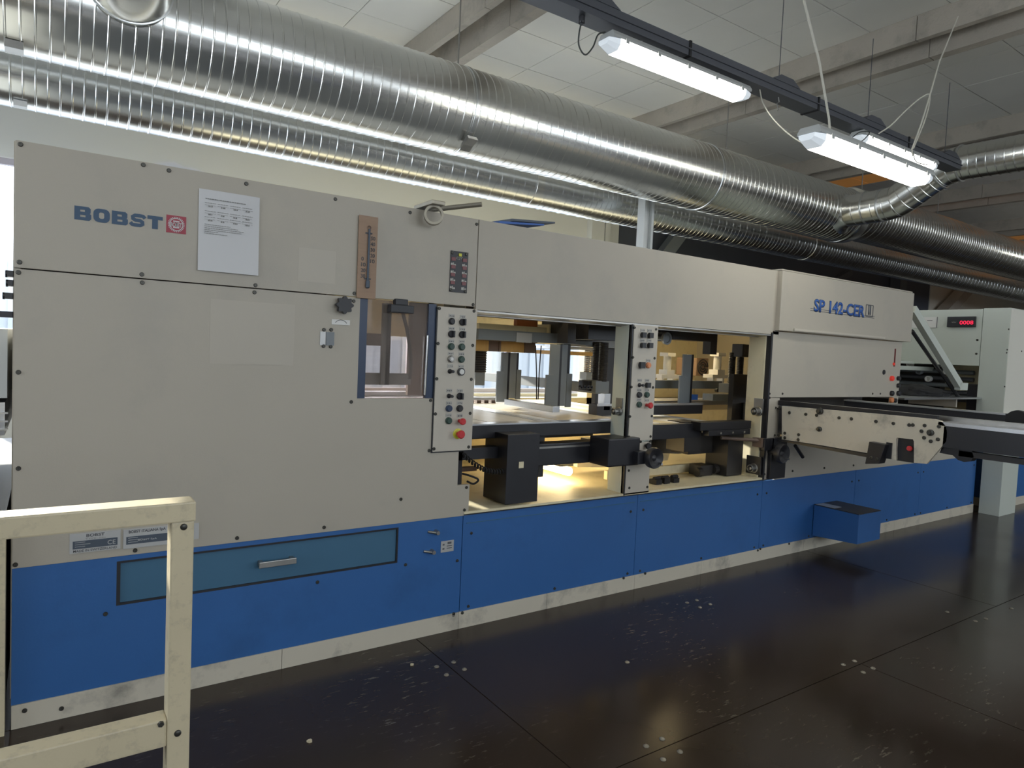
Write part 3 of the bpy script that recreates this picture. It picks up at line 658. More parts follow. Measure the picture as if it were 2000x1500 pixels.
for px, py in ((903, 1195+2), (886, 1199), (1218, 1129), (1260, 1120), (1480, 1075), (1485, 1072), (1541, 1062), (48, 1388), (120, 1384)): part(MB(), 'x', 'cream') if False else inst('toe_screw', SCREW, mc, at(px, py, 'y', -.001))
# drawer
dr = part(MB().box(.318, 1.397, .012, .02, .378, .524), 'drawer', 'bluegrey', 'long recessed dull blue drawer')
part(MB().box(.306, .318, .004, .02, .370, .532).box(1.397, 1.405, .004, .02, .370, .532).box(.318, 1.397, .004, .02, .370, .378).box(.318, 1.397, .004, .02, .524, .532), 'drawer_surround', 'black')
h0, h1 = at(505, 1104, 'y', -.02), at(578, 1096, 'y', -.02)
o = MB().box(h0.x, h1.x, -.030, -.018, h0.z-.012, h0.z+.012).box(h0.x+.004, h0.x+.02, -.018, .012, h0.z-.010, h0.z+.010).box(h1.x-.02, h1.x-.004, -.018, .012, h0.z-.010, h0.z+.010).build('drawer_handle', 'steel', dr, bevel=.002)
# two toggle latches and small label beside the drawer
for px, py in ((853, 1039), (845, 1077)):
    c = at(px, py, 'y', 0)
    part(MB().cyl((c.x-.045, .002, c.z+.006), (c.x-.004, -.018, c.z), .006, 10).lathe((c.x-.004, 0, c.z), (0, -1, 0), [(-.004, .012), (.012, .011), (.024, .009)], 12), 'cam_latch', 'steel', smooth=True)
l0, l1 = at(862, 1058, 'y', 0), at(886, 1076, 'y', 0)
part(MB().box(l0.x, l1.x, .001, .004, l1.z, l0.z), 'instruction_label', 'silverlabel', 'small silver pictogram label')
mb = MB()
for u, v, w_, h_ in ((.12, .25, .14, .14), (.12, .62, .14, .14), (.45, .3, .4, .06), (.45, .5, .4, .06), (.5, .70, .3, .18)):
    mb.box(l0.x+(l1.x-l0.x)*u, l0.x+(l1.x-l0.x)*(u+w_), 0, .001, l1.z+(l0.z-l1.z)*v, l1.z+(l0.z-l1.z)*(v+h_))
part(mb, 'label_print', 'ink')
# viewing window of the left head
for a_, b_ in ((1.187, 1.222), (1.515, 1.553)): part(MB().box(a_, b_, .004, .03, 1.115, SE-.002), 'window_profile', 'navy', 'dark blue window side profile')
part(MB().box(1.222, 1.515, .014, .018, 1.115, SE-.002), 'window_pane', 'acrylic', 'smoky scratched viewing pane')
hw = at(783, 602, 'y', -.01)
part(MB().box(hw.x-.055, hw.x+.055, -.03, .012, hw.z-.022, hw.z+.014).box(hw.x-.03, hw.x+.03, -.02, .012, hw.z+.012, hw.z+.04), 'window_catch', 'blackp', 'black catch on the viewing window', bevel=.004)
part(MB().cyl((1.508, .0, 1.13), (1.512, .0, 1.40), .005, 8), 'wiper_rod', 'chrome')
def wbox(x0, y0, x1, y1, y, d, name, m):
    a = at(x0, y0, 'y', y); b = at(x1, y1, 'y', y); return part(MB().box(a.x, b.x, y, y+d, b.z, a.z), name, m)
wbox(749, 592, 757, 752, 1.0, .02, 'tool_upright', 'gsteel'); wbox(757, 592, 760, 752, 1.0, .03, 'tool_upright', 'dark')
wbox(803, 590, 850, 772, 1.2, .03, 'reflection_board', 'brown'); wbox(708, 728, 802, 752, 1.05, .03, 'tool_rail', 'gsteel'); wbox(708, 650, 752, 676, 1.3, .05, 'tool_board', 'brown')  # first brown board stands in for a reflection in the viewing pane
part(MB().tube(smoothpath([at(786, 608, 'y', .8), at(796, 650, 'y', .8), at(802, 700, 'y', .8), at(800, 740, 'y', .8)]), .011, 8), 'air_hose', 'dark', smooth=True)
# star knob, dial label, indicator
k = at(672, 596, 'y', -.02)
mb = MB(); pr = []
for i in range(64):
    a = 2*pi*i/64; r = .033*(1+.13*cos(8*a)); pr.append((k.x+cos(a)*r, k.z+sin(a)*r))
mb.prism(pr, 'y', -.036, -.014).cyl((k.x, 0, k.z), (k.x, -.015, k.z), .016, 16)
part(mb, 'star_knob', 'blackp', 'black star knob', smooth=True)
l0, l1 = at(648, 622, 'y', 0), at(683, 637, 'y', 0)
part(MB().box(l0.x, l1.x, -.002, .002, l1.z+.003, l0.z-.003), 'dial_label', 'white', 'white label with an arc arrow')
part(MB().tube(arc(((l0.x+l1.x)/2, -.003, (l0.z+l1.z)/2-.02), .03, radians(35), radians(145), 10, 'y'), .0012, 5), 'arc_arrow', 'ink')
l0, l1 = at(637, 648, 'y', 0), at(652, 675, 'y', 0)
part(MB().box(l0.x, l1.x, -.003, .002, l1.z, l0.z), 'level_gauge', 'gsteel', 'small grey level gauge'); part(MB().box(l0.x-.025, l0.x-.002, -.002, .002, l1.z, l0.z), 'gauge_scale', 'silverlabel')
screws(lp, ((633, 644), (647, 644), (632, 676), (646, 677)), .0)
# LED annunciator plate
l0, l1 = at(880, 489, 'y', 0), at(911, 573, 'y', 0)
lw, lh = l1.x-l0.x, l0.z-l1.z
led = part(MB().box(l0.x, l1.x, -.004, 0, l1.z, l0.z), 'annunciator_plate', 'black', 'black plate with rows of dim red lamps', bevel=.001)
MB().box(l0.x+lw*.44, l0.x+lw*.60, -.008, -.004, l0.z-lh*.12, l0.z-lh*.05).build('lamp_square', 'yellow', led)
for r_ in range(4):
    for s in (0, 1):
        xx = l0.x+lw*(.16 if s == 0 else .80); zz = l0.z-lh*(.20+.19*r_)
        MB().box(xx-.011, xx+.011, -.0065, -.004, zz-.008, zz+.008).build('red_lamp', 'ledred', led)
        MB().box(xx-.013, xx-.004, -.005, -.004, zz-.030, zz-.018).box(xx-.002, xx+.002, -.005, -.004, zz-.030, zz-.016).box(xx+.004, xx+.013, -.005, -.004, zz-.030, zz-.022).build('pictogram', 'legend', led)
text('plate_text', 'C2Y', 'legend', led, (l0.x+lw*.5, -.0042, l0.z-lh*.20), .018, off=.01, ext=.0006, align='CENTER')
for u, v in ((.08, .05), (.88, .05), (.08, .95), (.9, .95)): inst('screw', SCREW, led, (l0.x+lw*u, -.004, l0.z-lh*v))

# rating plates at bottom left
def rating(px0, py0, px1, py1, top, sub, bottom, ce, label):
    a = at(px0, py0, 'y', 0); b = at(px1, py1, 'y', 0); x0, x1, z0, z1 = a.x, b.x, b.z, a.z
    w, h = x1-x0, z1-z0
    p = part(MB().box(x0, x1, -.002, .002, z0, z1), 'rating_plate', 'silverlabel', label)
    MB().box(x0+w*.06, x1-w*.06, -.003, -.002, z0+h*.22, z0+h*.62).build('dark_field', 'slate', p)
    text('plate_text', top, 'ink', p, ((x0+x1)/2, -.0022, z0+h*.80), h*.20, width=w*(.36 if ce else .78), off=.02, ext=.0006, align='CENTER')
    text('plate_text', sub, 'inkl' if ce else 'silverlabel', p, ((x0+x1)/2, -.0034, z0+h*(.66 if ce else .36)), h*.12, width=w*.4, ext=.0006, align='CENTER')
    if ce: text('ce_mark', 'CE', 'silverlabel', p, (x0+w*.74, -.0034, z0+h*.30), h*.32, width=w*.16, ext=.0006)
    if bottom: text('plate_text', bottom, 'ink', p, ((x0+x1)/2, -.0022, z0+h*.05), h*.17, width=w*.86, off=.01, ext=.0006, align='CENTER')
    mb = MB()
    for i in range(3): mb.box(x0+w*.1, x0+w*(.3+.1*(i % 2)), -.0036, -.003, z0+h*(.32+.11*i), z0+h*(.34+.11*i))
    mb.build('fine_print', 'silverlabel', p)
rating(136, 1044, 235, 1071, 'BOBST ITALIANA' if False else 'BOBST', 'TYPE  No', 'MADE IN SWITZERLAND', True, 'left silver rating plate with the CE mark')
rating(241, 1035, 333, 1062, 'BOBST ITALIANA SpA', 'BOBST SpA', '', False, 'right silver rating plate with bold heading')
l0, l1 = at(370, 1023, 'y', 0), at(388, 1052, 'y', 0)
part(MB().box(l0.x, l1.x, -.002, .002, l1.z, l0.z), 'small_plate', 'silverlabel')

# ---- control panels
LEG = {}
def button(parent, x, y, z, kind, m, r=.0135):
    mb = MB()
    if kind == 'push': mb.lathe((x, y, z), (0, -1, 0), [(0, r*1.1), (.010, r*1.1), (.012, r*.9), (.016, r*.85)], 16)
    elif kind == 'select': mb.lathe((x, y, z), (0, -1, 0), [(0, r*1.05), (.009, r*1.05), (.011, r*.9)], 16).box(x-.003+r*.2, x+.005+r*.2, y-.026, y-.010, z-r*.95, z+r*.95)
    elif kind == 'ring': mb.lathe((x, y, z), (0, -1, 0), [(0, r*1.1), (.014, r*1.1), (.014, r*.75), (.011, r*.74)], 18)
    elif kind == 'stick': mb.lathe((x, y, z), (0, -1, 0), [(0, r*.8), (.006, r*.75), (.010, r*.35), (.024, r*.3), (.026, r*.5), (.036, r*.45)], 14)
    elif kind == 'mush': mb.lathe((x, y, z), (0, -1, 0), [(0, r*.6), (.024, r*.6), (.028, r*1.15), (.036, r*1.2), (.041, r*.9)], 20)
    elif kind == 'square': mb.lathe((x, y, z), (0, -1, 0), [(0, r*.9), (.008, r*.9)], 16).box(x-r*.9, x+r*.9, y-.022, y-.008, z-r*.9, z+r*.9)
    o = mb.build('button', m, parent, smooth=True)
    return o
def legend(parent, x, y, z, w=.030, h=.017, seed=0):
    p = MB().box(x-w/2, x+w/2, y-.0015, y, z-h/2, z+h/2).build('legend_plate', 'legend', parent)
    rnd = random.Random(seed); mb = MB()
    for i in range(3):
        xx = x-w*.35+w*.3*i; hh = rnd.uniform(.15, .4)*h
        mb.box(xx, xx+w*.16, y-.0022, y-.0015, z-hh/2+rnd.uniform(-.1, .1)*h, z+hh/2)
    mb.build('legend_print', 'ink', parent)
cpy = -.008
cp = part(MB().box(1.556, 1.764, cpy, .02, .868, SE-.010), 'control_panel', 'panel', 'tall control panel beside the viewing window', bevel=.0015)
part(MB().box(1.553, 1.767, cpy+.006, .02, .862, .868).box(1.551, 1.556, cpy+.004, .02, .862, 1.53), 'panel_shadow_gap', 'black')
def z5(px, py): return at(840+px/5, 590+py/5, 'y', cpy)
for px, py in ((91, 62), (429, 88), (78, 405), (416, 423), (66, 749), (402, 754), (52, 1092), (391, 1086), (38, 1433), (376, 1415)): inst('screw', SCREW, cp, z5(px, py))
for i, (px, py, k_, m, r) in enumerate(((207, 188, 'push', 'blackp', .014), (313, 196, 'select', 'blackp', .0155), (205, 312, 'select', 'blackp', .0155), (310, 317, 'select', 'blackp', .0155),
        (202, 434, 'push', 'green', .0145), (305, 438, 'push', 'green', .0145), (198, 555, 'push', 'steel', .0145), (301, 559, 'push', 'green', .0145), (192, 676, 'stick', 'blackp', .014), (297, 680, 'push', 'white', .0145),
        (183, 916, 'stick', 'blackp', .014), (287, 918, 'select', 'blackp', .0155), (180, 1038, 'push', 'navy', .0145), (285, 1037, 'push', 'blackp', .0145), (177, 1157, 'push', 'green', .0145), (285, 1160, 'mush', 'red', .0135))):
    c = z5(px, py); button(cp, c.x, cpy, c.z, k_, m, r)
    if m == 'white': MB().lathe((c.x, cpy, c.z), (0, -1, 0), [(.001, r*1.25), (.012, r*1.25), (.012, r*1.12)], 18).build('bezel', 'blackp', cp, smooth=True)
    if m == 'steel': MB().lathe((c.x, cpy, c.z), (0, -1, 0), [(.010, r*.55), (.018, r*.5)], 14).build('button_cap', 'white', cp, smooth=True)
    legend(cp, c.x+.001, cpy, c.z+.0245, seed=i)
c = z5(268, 1285)
MB().lathe((c.x, cpy, c.z), (0, -1, 0), [(0, .0245), (.003, .0245), (.004, .022)], 28).build('warning_disc', 'yellow', cp, smooth=True)
o = button(cp, c.x, cpy, c.z, 'mush', 'red', .0165); o['label'] = 'red emergency stop mushroom on a yellow disc'
# post between the bays with its own panel
pp0, pp1 = at(1235, 700, 'y', 0).x-.004, at(1280, 700, 'y', 0).x+.002
post = part(MB().box(pp0-.012, pp1, .01, .13, .56, SE+.02), 'bay_post', 'pgreen', 'cream post between the two open bays')
part(MB().box(pp0-.012, pp0-.003, -.004, .02, .56, SE-.02), 'gasket', 'black')
p2 = part(MB().box(pp0, pp1, cpy, .01, at(1260, 860, 'y', cpy).z, SE-.022), 'control_panel', 'panel', 'narrow control panel on the post between the bays', bevel=.0015)
p3 = part(MB().box(pp0, pp1, -.002, .01, .562, at(1260, 862, 'y', cpy).z-.004), 'post_cover', 'panel')
def z6(px, py): return at(1210+px/5, 620+py/5, 'y', cpy)
for px, py in ((147, 100), (356, 116), (131, 390), (341, 399), (116, 679), (326, 683), (102, 968), (314, 963), (93, 1166), (302, 1162)): inst('screw', SCREW, p2, z6(px, py))
for px, py in ((207, 1213), (301, 1210)): inst('screw', SCREW, p3, z6(px, py))
for px, py in ((1228, 924-5), (1264, 951), (1229, 953)): inst('screw', SCREW, p3, at(px, py, 'y', -.002))
for i, (px, py, k_, m, r) in enumerate(((220, 172, 'square', 'blackp', .0165), (289, 176, 'square', 'blackp', .0165), (217, 272, 'square', 'blackp', .0165), (285, 273, 'square', 'blackp', .0165), (205, 465, 'square', 'blackp', .020), (275, 467, 'push', 'orange', .0155),
        (192, 660, 'stick', 'blackp', .015), (264, 660, 'square', 'blackp', .016), (187, 755, 'push', 'blackp', .0155), (261, 754, 'push', 'green', .0155), (186, 850, 'push', 'green', .0155), (262, 855, 'mush', 'red', .015))):
    c = z6(px, py); button(p2, c.x, cpy, c.z, k_, m, r)
    if i not in (4,): legend(p2, c.x+.001, cpy, c.z+.0265, .034, .018, seed=40+i)
part(MB().box(4.12, 5.86, .32, .36, .80, 1.25), 'inner_screen', 'dark')
# round bosses on the inner faces of posts
def boss(x, px, py, r, y=None):
    c = at(px, py, 'x', x)
    part(MB().lathe((x, c.y, c.z), (-1, 0, 0), [(0, r*1.25), (.012, r*1.25), (.014, r), (.05, r), (.054, r*.8), (.04, r*.55), (.052, r*.5), (.056, r*.3)], 24), 'shaft_boss', 'steel', 'round turned shaft end', smooth=True)
    return c
xpl = pp0-.012
c = boss(xpl, 1211, 803, .020); part(MB().box(xpl-.008, xpl, c.y-.02, c.y+.03, c.z+.0, c.z+.075), 'boss_plate', 'steel')
# right jamb: thick plate closing the second bay
JX = 4.045
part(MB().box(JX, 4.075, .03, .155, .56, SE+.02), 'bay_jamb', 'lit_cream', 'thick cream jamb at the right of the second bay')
part(MB().box(4.058, 4.075, -.006, .03, .56, SE+.0), 'gasket', 'black')
c = boss(JX, 1482, 803, .027); part(MB().box(JX-.010, JX, c.y-.035, c.y+.035, c.z, c.z+.085), 'boss_plate', 'steel')
c = boss(JX, 1474, 914, .026); part(MB().box(JX-.012, JX, c.y-.05, c.y+.06, c.z-.04, c.z+.08), 'boss_plate', 'dark')
c = at(1478, 862, 'x', JX-.02); part(MB().box(JX-.04, JX, c.y-.05, c.y+.02, c.z-.035, c.z+.025).cyl((JX-.03, c.y-.02, c.z+.01), (3.78, c.y+.1, c.z+.02), .012, 10), 'lever_block', 'brown')

# ---- inside of the bays
# back frame: sill, posts, header; light comes through between them
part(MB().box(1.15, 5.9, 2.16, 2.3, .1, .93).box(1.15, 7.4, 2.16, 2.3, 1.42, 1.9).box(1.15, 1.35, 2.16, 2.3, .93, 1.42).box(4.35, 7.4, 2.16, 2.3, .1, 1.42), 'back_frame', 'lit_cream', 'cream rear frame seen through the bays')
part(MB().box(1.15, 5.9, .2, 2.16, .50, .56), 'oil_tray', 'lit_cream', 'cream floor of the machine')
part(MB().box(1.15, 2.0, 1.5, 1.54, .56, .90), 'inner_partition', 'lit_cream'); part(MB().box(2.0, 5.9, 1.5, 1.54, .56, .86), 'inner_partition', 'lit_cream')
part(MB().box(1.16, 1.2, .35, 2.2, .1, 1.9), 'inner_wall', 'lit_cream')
# cross beams of the upper tool
y0 = .75
def beamX(pxa, pya, pxb, pyb, y, h, d, name, m, label=None, top=True):
    a = at(pxa, pya, 'y', y); b = at(pxb, pyb, 'y', y); z = (a.z+b.z)/2
    return part(MB().box(a.x, b.x, y, y+d, z-h, z), name, m, label, bevel=.002)
beamX(935, 643, 1158, 655, .62, .062, .06, 'tool_beam', 'gsteel', 'grey cross beam of the upper tool')
beamX(936, 631, 1068, 640, .78, .09, .25, 'cream_beam', 'lit_cream', 'cream beam with bolt holes above the grey beam')
beamX(1073, 631, 1158, 642, .80, .09, .25, 'cream_beam', 'lit_cream')
a = at(1007, 630, 'y', .82); part(MB().box(a.x, a.x+.16, .80, .84, a.z-.02, a.z+.06), 'orange_block', 'orange', 'orange block on the cream beam')
a = at(1009, 652, 'y', .615); part(MB().box(a.x, a.x+.115, .614, .62, a.z-.05, a.z+.008), 'paper_tag', 'silverlabel', 'torn label on the grey beam')
# brown and yellow tool board
zb_ = at(1000, 688, 'y', .9).z; zt_ = at(1000, 668, 'y', .9).z
x_ = at(905, 680, 'y', .9).x
for i, (pa_, pb_, m) in enumerate(((925, 951, 'diewood'), (951, 972, 'brown'), (972, 975, 'brown'), (976, 1022, 'diewood'), (1022, 1042, 'brown'))):
    part(MB().box(at(pa_, 680, 'y', .9).x, at(pb_, 680, 'y', .9).x, .88+.012*(i % 2), 1.6, zb_, zt_), 'tool_board', m)
part(MB().box(x_, at(1042, 680, 'y', .9).x, .86, 1.6, zt_, zt_+.022), 'board_rail', 'brown')
a = at(1108, 686, 'y', 1.1); b = at(1168, 696, 'y', 1.1); part(MB().box(a.x, b.x, 1.1, 1.5, b.z, a.z), 'tool_board', 'diewood')
a = at(1105, 676, 'y', 1.0); b = at(1170, 685, 'y', 1.0); part(MB().box(a.x, b.x, 1.0, 1.5, b.z, a.z), 'board_rail', 'alu')
# dark upper casting
a = at(1150, 640, 'y', .42); b = at(1208, 660, 'y', .42)
part(MB().box(a.x, b.x, .42, .9, b.z-.02, SE+.2), 'upper_casting', 'black', 'dark casting at the top of the first bay')
a = at(1110, 632, 'y', .45); b = at(1124, 671, 'y', .45); part(MB().box(a.x, b.x, .45, .55, b.z, SE), 'hanging_bracket', 'black')
part(MB().box(1.80, 3.0, .5, .56, SE-.012, SE+.2).box(3.0, 4.05, .5, .56, SE-.03, SE+.2), 'inner_header', 'dark')
# uprights of the tool
def upright(px0, px1, pyt, pyb, y, d=.014, m='gsteel', name='tool_upright'):
    a = at(px0, pyt, 'y', y); b = at(px1, pyb, 'y', y)
    return part(MB().box(a.x, b.x, y, y+d, b.z, a.z), name, m, bevel=.0015)
upright(981, 989, 688, 785, .95); upright(989, 993, 688, 785, .97, m='black')
upright(997, 1006, 689, 778, 1.12); upright(1006, 1010, 689, 778, 1.14, m='black')
upright(1077, 1089, 672, 795, .50); upright(1090, 1093, 672, 795, .53, m='black')
upright(1094, 1104, 672, 793, .62); upright(1104, 1109, 672, 793, .65, m='black')
upright(972, 982, 725, 785, .93); upright(1068, 1081, 732, 799, .48); upright(1010, 1016, 722, 780, 1.13); upright(1108, 1115, 730, 795, .63)
part(MB().tube([at(1046, 675, 'y', .9), at(1048, 730, 'y', .9), at(1048, 780, 'y', .9)], .004, 6), 'air_hose', 'rubber'); part(MB().tube([at(1057, 675, 'y', .9), at(1053, 730, 'y', .9), at(1051, 780, 'y', .9)], .004, 6), 'air_hose', 'rubber')
# long grey tool rails running back into the machine
def railY(x, pa_, pb_, h, w, m, name='tool_rail', label=None):
    a = at(*pa_, 'x', x); b = at(*pb_, 'x', x); z = (a.z+b.z)/2
    return part(MB().box(x, x+w, b.y, a.y, z-h, z), name, m, label, bevel=.002)
railY(2.98, (922, 728), (1165, 745), .066, .04, 'gsteel', label='broad grey rail of the lower tool')
railY(2.47, (985, 780), (1080, 793), .035, .05, 'alu')
# threaded columns near the post
for px, r, y in ((1168, .030, .62), (1180, .028, .5)):
    a = at(px, 670, 'y', y); b = at(px-3, 745, 'y', y)
    prof = []; h = 0; L = a.z-b.z
    while h < L: prof += [(h, r), (h+.004, r*1.08), (h+.008, r)]; h += .011
    part(MB().lathe((a.x, y, b.z), (0, 0, 1), prof, 16), 'threaded_column', 'dark', smooth=False)
for px, r, y in ((1149, .026, 1.3), (1161, .026, 1.3), (934, .06, 1.3)):
    a = at(px, 680, 'y', y); b = at(px, 727, 'y', y); prof = []; h = 0; L = a.z-b.z
    while h < L: prof += [(h, r), (h+.005, r*1.1), (h+.010, r)]; h += .016
    part(MB().lathe((a.x, y, b.z), (0, 0, 1), prof, 16), 'threaded_column', 'steel' if px > 1000 else 'dark', smooth=False)
    part(MB().box(a.x-.04, a.x+.04, y-.04, y+.04, b.z-.09, b.z), 'column_block', 'gsteel')
a = at(1164, 744, 'y', .48); b = at(1189, 768, 'y', .48); part(MB().box(a.x, b.x, .48, .62, b.z, a.z), 'clamp_block', 'gsteel', bevel=.003)
a = at(1150, 744, 'y', .52); b = at(1163, 764, 'y', .52); part(MB().box(a.x, b.x, .52, .62, b.z, a.z), 'clamp_block', 'black', bevel=.003)
for i in range(4): part(MB().lathe(at(1132+i*6.5, 756, 'y', .47), (0, -1, 0), [(0, .011), (.02, .011), (.02, .006), (.012, .005)], 12), 'air_fitting', 'black', smooth=True)
a = at(1181, 769, 'y', .5); b = at(1191, 801, 'y', .5); part(MB().box(a.x, b.x, .5, .56, b.z, a.z), 'support_leg', 'alu')
a = at(1170, 640, 'y', .70); b = at(1206, 790, 'y', .70); part(MB().box(a.x, b.x, .70, .74, .972, SE), 'dark_back_panel', 'dark')  # plain dark panel closing the view between columns and post
# bed: bright plates side by side running to the back
BZ = .972
for x0_, x1_, m in ((1.60, 1.98, 'plate'), (1.99, 2.30, 'plate'), (2.315, 2.345, 'alu'), (2.36, 2.44, 'plate'), (2.46, 2.90, 'bedwarm')):
    part(MB().box(x0_, x1_, .20, 2.1, BZ-.02, BZ), 'bed_plate', m)
part(MB().box(1.60, 2.86, .20, 2.1, BZ-.05, BZ-.021), 'bed_frame', 'dark')
part(MB().box(1.60, 2.90, .13, .19, BZ-.075, BZ-.006), 'front_rail', 'black', 'black rail across the front of the bed', bevel=.004)
part(MB().box(1.60, 2.86, .125, .20, BZ-.006, BZ+.001), 'rail_cap', 'alu')
for i in range(14): part(MB().box(1.9+.06*i, 1.9+.06*i+.035, 1.25, 1.30, BZ, BZ+.02), 'gripper', 'brown')
part(MB().box(1.7, 2.9, 1.9, 2.0, BZ, BZ+.03).box(1.7, 2.9, 1.5, 1.53, BZ, BZ+.02), 'gripper_bar', 'alu')
# under the bed: black beam, box, cross arms
part(MB().box(1.72, 2.05, .10, .17, .80, .858), 'cross_beam', 'black'); part(MB().box(2.0, 2.80, .10, .19, .74, .86), 'cross_beam', 'black', 'black beam below the bed', bevel=.006)
part(MB().box(2.0, 2.80, .095, .10, .835, .845), 'beam_edge', 'steel')
cb = part(MB().box(1.985, 2.185, .012, .22, .578, .930), 'black_cover', 'black', 'tall black sheet metal cover in the first bay', bevel=.003)
a = at(1018, 908, 'y', .01); MB().box(a.x-.014, a.x+.014, .008, .012, a.z-.016, a.z+.016).build('peep_hole', 'lit_cream', cb)
part(MB().box(2.30, 2.36, .2, .26, .66, .93), 'strut', 'dark'); part(MB().box(2.2, 2.8, .3, .36, .86, .90), 'cross_arm', 'dark')
part(MB().cyl((2.3, .25, .90), (2.82, .14, .93), .018, 10), 'hydraulic_line', 'dark')
part(MB().box(2.45, 2.80, .6, .66, .66, .70), 'cross_arm', 'steel'); part(MB().box(1.72, 1.99, .3, .34, .70, .72), 'shelf', 'brown')
part(MB().box(1.68, 1.78, .10, .2, .62, .86), 'corner_block', 'black')
# coiled cable
coil = []
for i in range(170):
    t = i/169; base = at(902, 885, 'y', .05).lerp(at(988, 920, 'y', .05), t); base.z -= .035*sin(pi*t)
    an = t*16*2*pi; coil.append(base+V((0, cos(an)*.012, sin(an)*.012)))
part(MB().tube(coil, .0035, 6), 'coiled_cable', 'rubber', 'black coiled cable left of the black cover', smooth=True)
part(MB().tube(smoothpath([at(903, 925, 'y', .03), at(920, 930, 'y', -.01), at(934, 937, 'y', -.02), at(925, 945, 'y', 0), at(912, 940, 'y', .03)]), .005, 7), 'cable_loop', 'rubber', smooth=True)
# black drive block on the post and its handwheel
a = at(1190, 862, 'y', -.06); b = at(1246, 905, 'y', -.06)
part(MB().box(a.x, b.x+.01, -.06, .10, b.z-.01, a.z+.012), 'drive_block', 'black', 'black drive block in front of the post', bevel=.008)
def wheel(px, py, y, r, label):
    c = at(px, py, 'y', y)
    o = part(MB().lathe(c, (0, -1, 0), [(-.10, r*.35), (-.03, r*.42), (-.028, r*.95), (0, r), (.012, r*.92), (.006, r*.6), (-.004, r*.3), (.004, r*.12)], 28), 'handwheel', 'blackp', label, smooth=True)
    MB().cyl((c.x+r*.45, y-.004, c.z-r*.5), (c.x+r*.45, y-.03, c.z-r*.5), .007, 10).build('handle_grip', 'chrome', o, smooth=True)
    return c
c = wheel(1279, 895, -.13, .060, 'black handwheel on the post between the bays')
part(MB().box(c.x-.10, c.x-.03, -.10, .0, c.z-.035, c.z+.035), 'wheel_bracket', 'black', bevel=.004)
k = at(1265, 871, 'y', -.02); part(MB().lathe((k.x, 0, k.z), (0, -1, 0), [(0, .008), (.02, .008), (.022, .02), (.032, .018)], 8), 'wing_knob', 'blackp')
c = wheel(1529, 886, -.10, .066, 'black handwheel below the conveyor')
a = at(1512, 862, 'y', -.03); b = at(1533, 933, 'y', -.03)
part(MB().box(a.x-.02, b.x, -.03, .0, b.z, a.z+.02).box(a.x-.10, a.x, -.03, .0, a.z-.06, a.z+.02), 'drive_cover', 'black', 'black cover strip below the conveyor', bevel=.004)
part(MB().cyl(at(1553, 870, 'y', -.08), at(1568, 893, 'y', -.08), .012, 8), 'lever', 'blackp')
# second bay contents
part(MB().box(3.0, 3.66, .60, .66, SE-.085, SE-.035), 'upper_beam', 'gsteel'); part(MB().box(3.0, 3.66, .64, .80, SE-.15, SE-.085), 'upper_beam', 'upgrey')
c = at(1301, 661, 'y', .40); part(MB().lathe(c, (0, -1, 0), [(-.18, .012), (-.01, .014), (-.008, .040), (.012, .042), (.012, .03), (.004, .026), (.004, .01)], 24), 'small_handwheel', 'gsteel', 'small grey handwheel at the top of the second bay', smooth=True)
upright(1336, 1346, 692, 792, .55); upright(1346, 1350, 692, 792, .56, .03, 'black'); upright(1329, 1342, 734, 793, .53)
railY(3.05, (1300, 742), (1324, 744), .05, .05, 'gsteel') if False else None
a = at(1278, 741, 'y', .75); b = at(1410, 757, 'y', .75); part(MB().box(a.x, b.x, .75, .80, b.z-.01, a.z-.005), 'tool_rail', 'gsteel')
a = at(1278, 778, 'y', .70); b = at(1440, 790, 'y', .70); part(MB().box(a.x, b.x, .70, .95, b.z, a.z-.02), 'tool_rail', 'alu')
part(MB().box(3.0, 4.02, .50, .58, BZ-.02, BZ+.055), 'front_beam', 'black', 'black beam across the second bay')
part(MB().box(3.0, 4.02, .49, .50, BZ+.045, BZ+.06), 'beam_edge', 'alu')
for px in (1304, 1402):
    y = 1.1 if px < 1350 else .9
    a = at(px, 696, 'y', y); b = at(px, 722, 'y', y)
    part(MB().lathe((a.x, y, b.z), (0, 0, 1), [(0, .032), (a.z-b.z, .032)], 16).box(a.x-.045, a.x+.045, y-.045, y+.045, a.z, a.z+.03).box(a.x-.045, a.x+.045, y-.045, y+.045, b.z-.04, b.z), 'air_cylinder', 'white', 'white pneumatic cylinder', smooth=True)
    part(MB().box(a.x-.11, a.x+.11, y-.05, y+.05, b.z-.07, b.z-.04).box(a.x-.08, a.x-.06, y-.03, y+.03, b.z-.14, b.z-.07).box(a.x+.04, a.x+.06, y-.03, y+.03, b.z-.14, b.z-.07), 'cylinder_bracket', 'white')
c = at(1372, 717, 'y', 1.5)
mo = part(MB().box(c.x-.085, c.x+.085, 1.5, 1.75, c.z-.085, c.z+.085), 'fan_motor', 'wood', 'brown square motor with ringed fan grille', bevel=.01)
for r in (.07, .045, .022): MB().tube(arc((c.x, 1.495, c.z), r, 0, 2*pi*.97, 24, 'y'), .006, 6).build('grille_ring', 'black', mo)
for i in range(4): part(MB().lathe(at(1398+i*6, 762, 'y', .60), (0, -1, 0), [(0, .014), (.02, .014), (.02, .008), (.012, .007)], 12), 'air_fitting', 'black', smooth=True)
a = at(1393, 770, 'y', .62); b = at(1422, 783, 'y', .62); part(MB().box(a.x, b.x, .62, .72, b.z, a.z), 'valve_block', 'gsteel', bevel=.003)
a = at(1347, 773, 'y', .7); part(MB().box(a.x, a.x+.07, .68, .74, a.z-.03, a.z+.01), 'blue_clip', 'logoblue', 'pale blue clip')
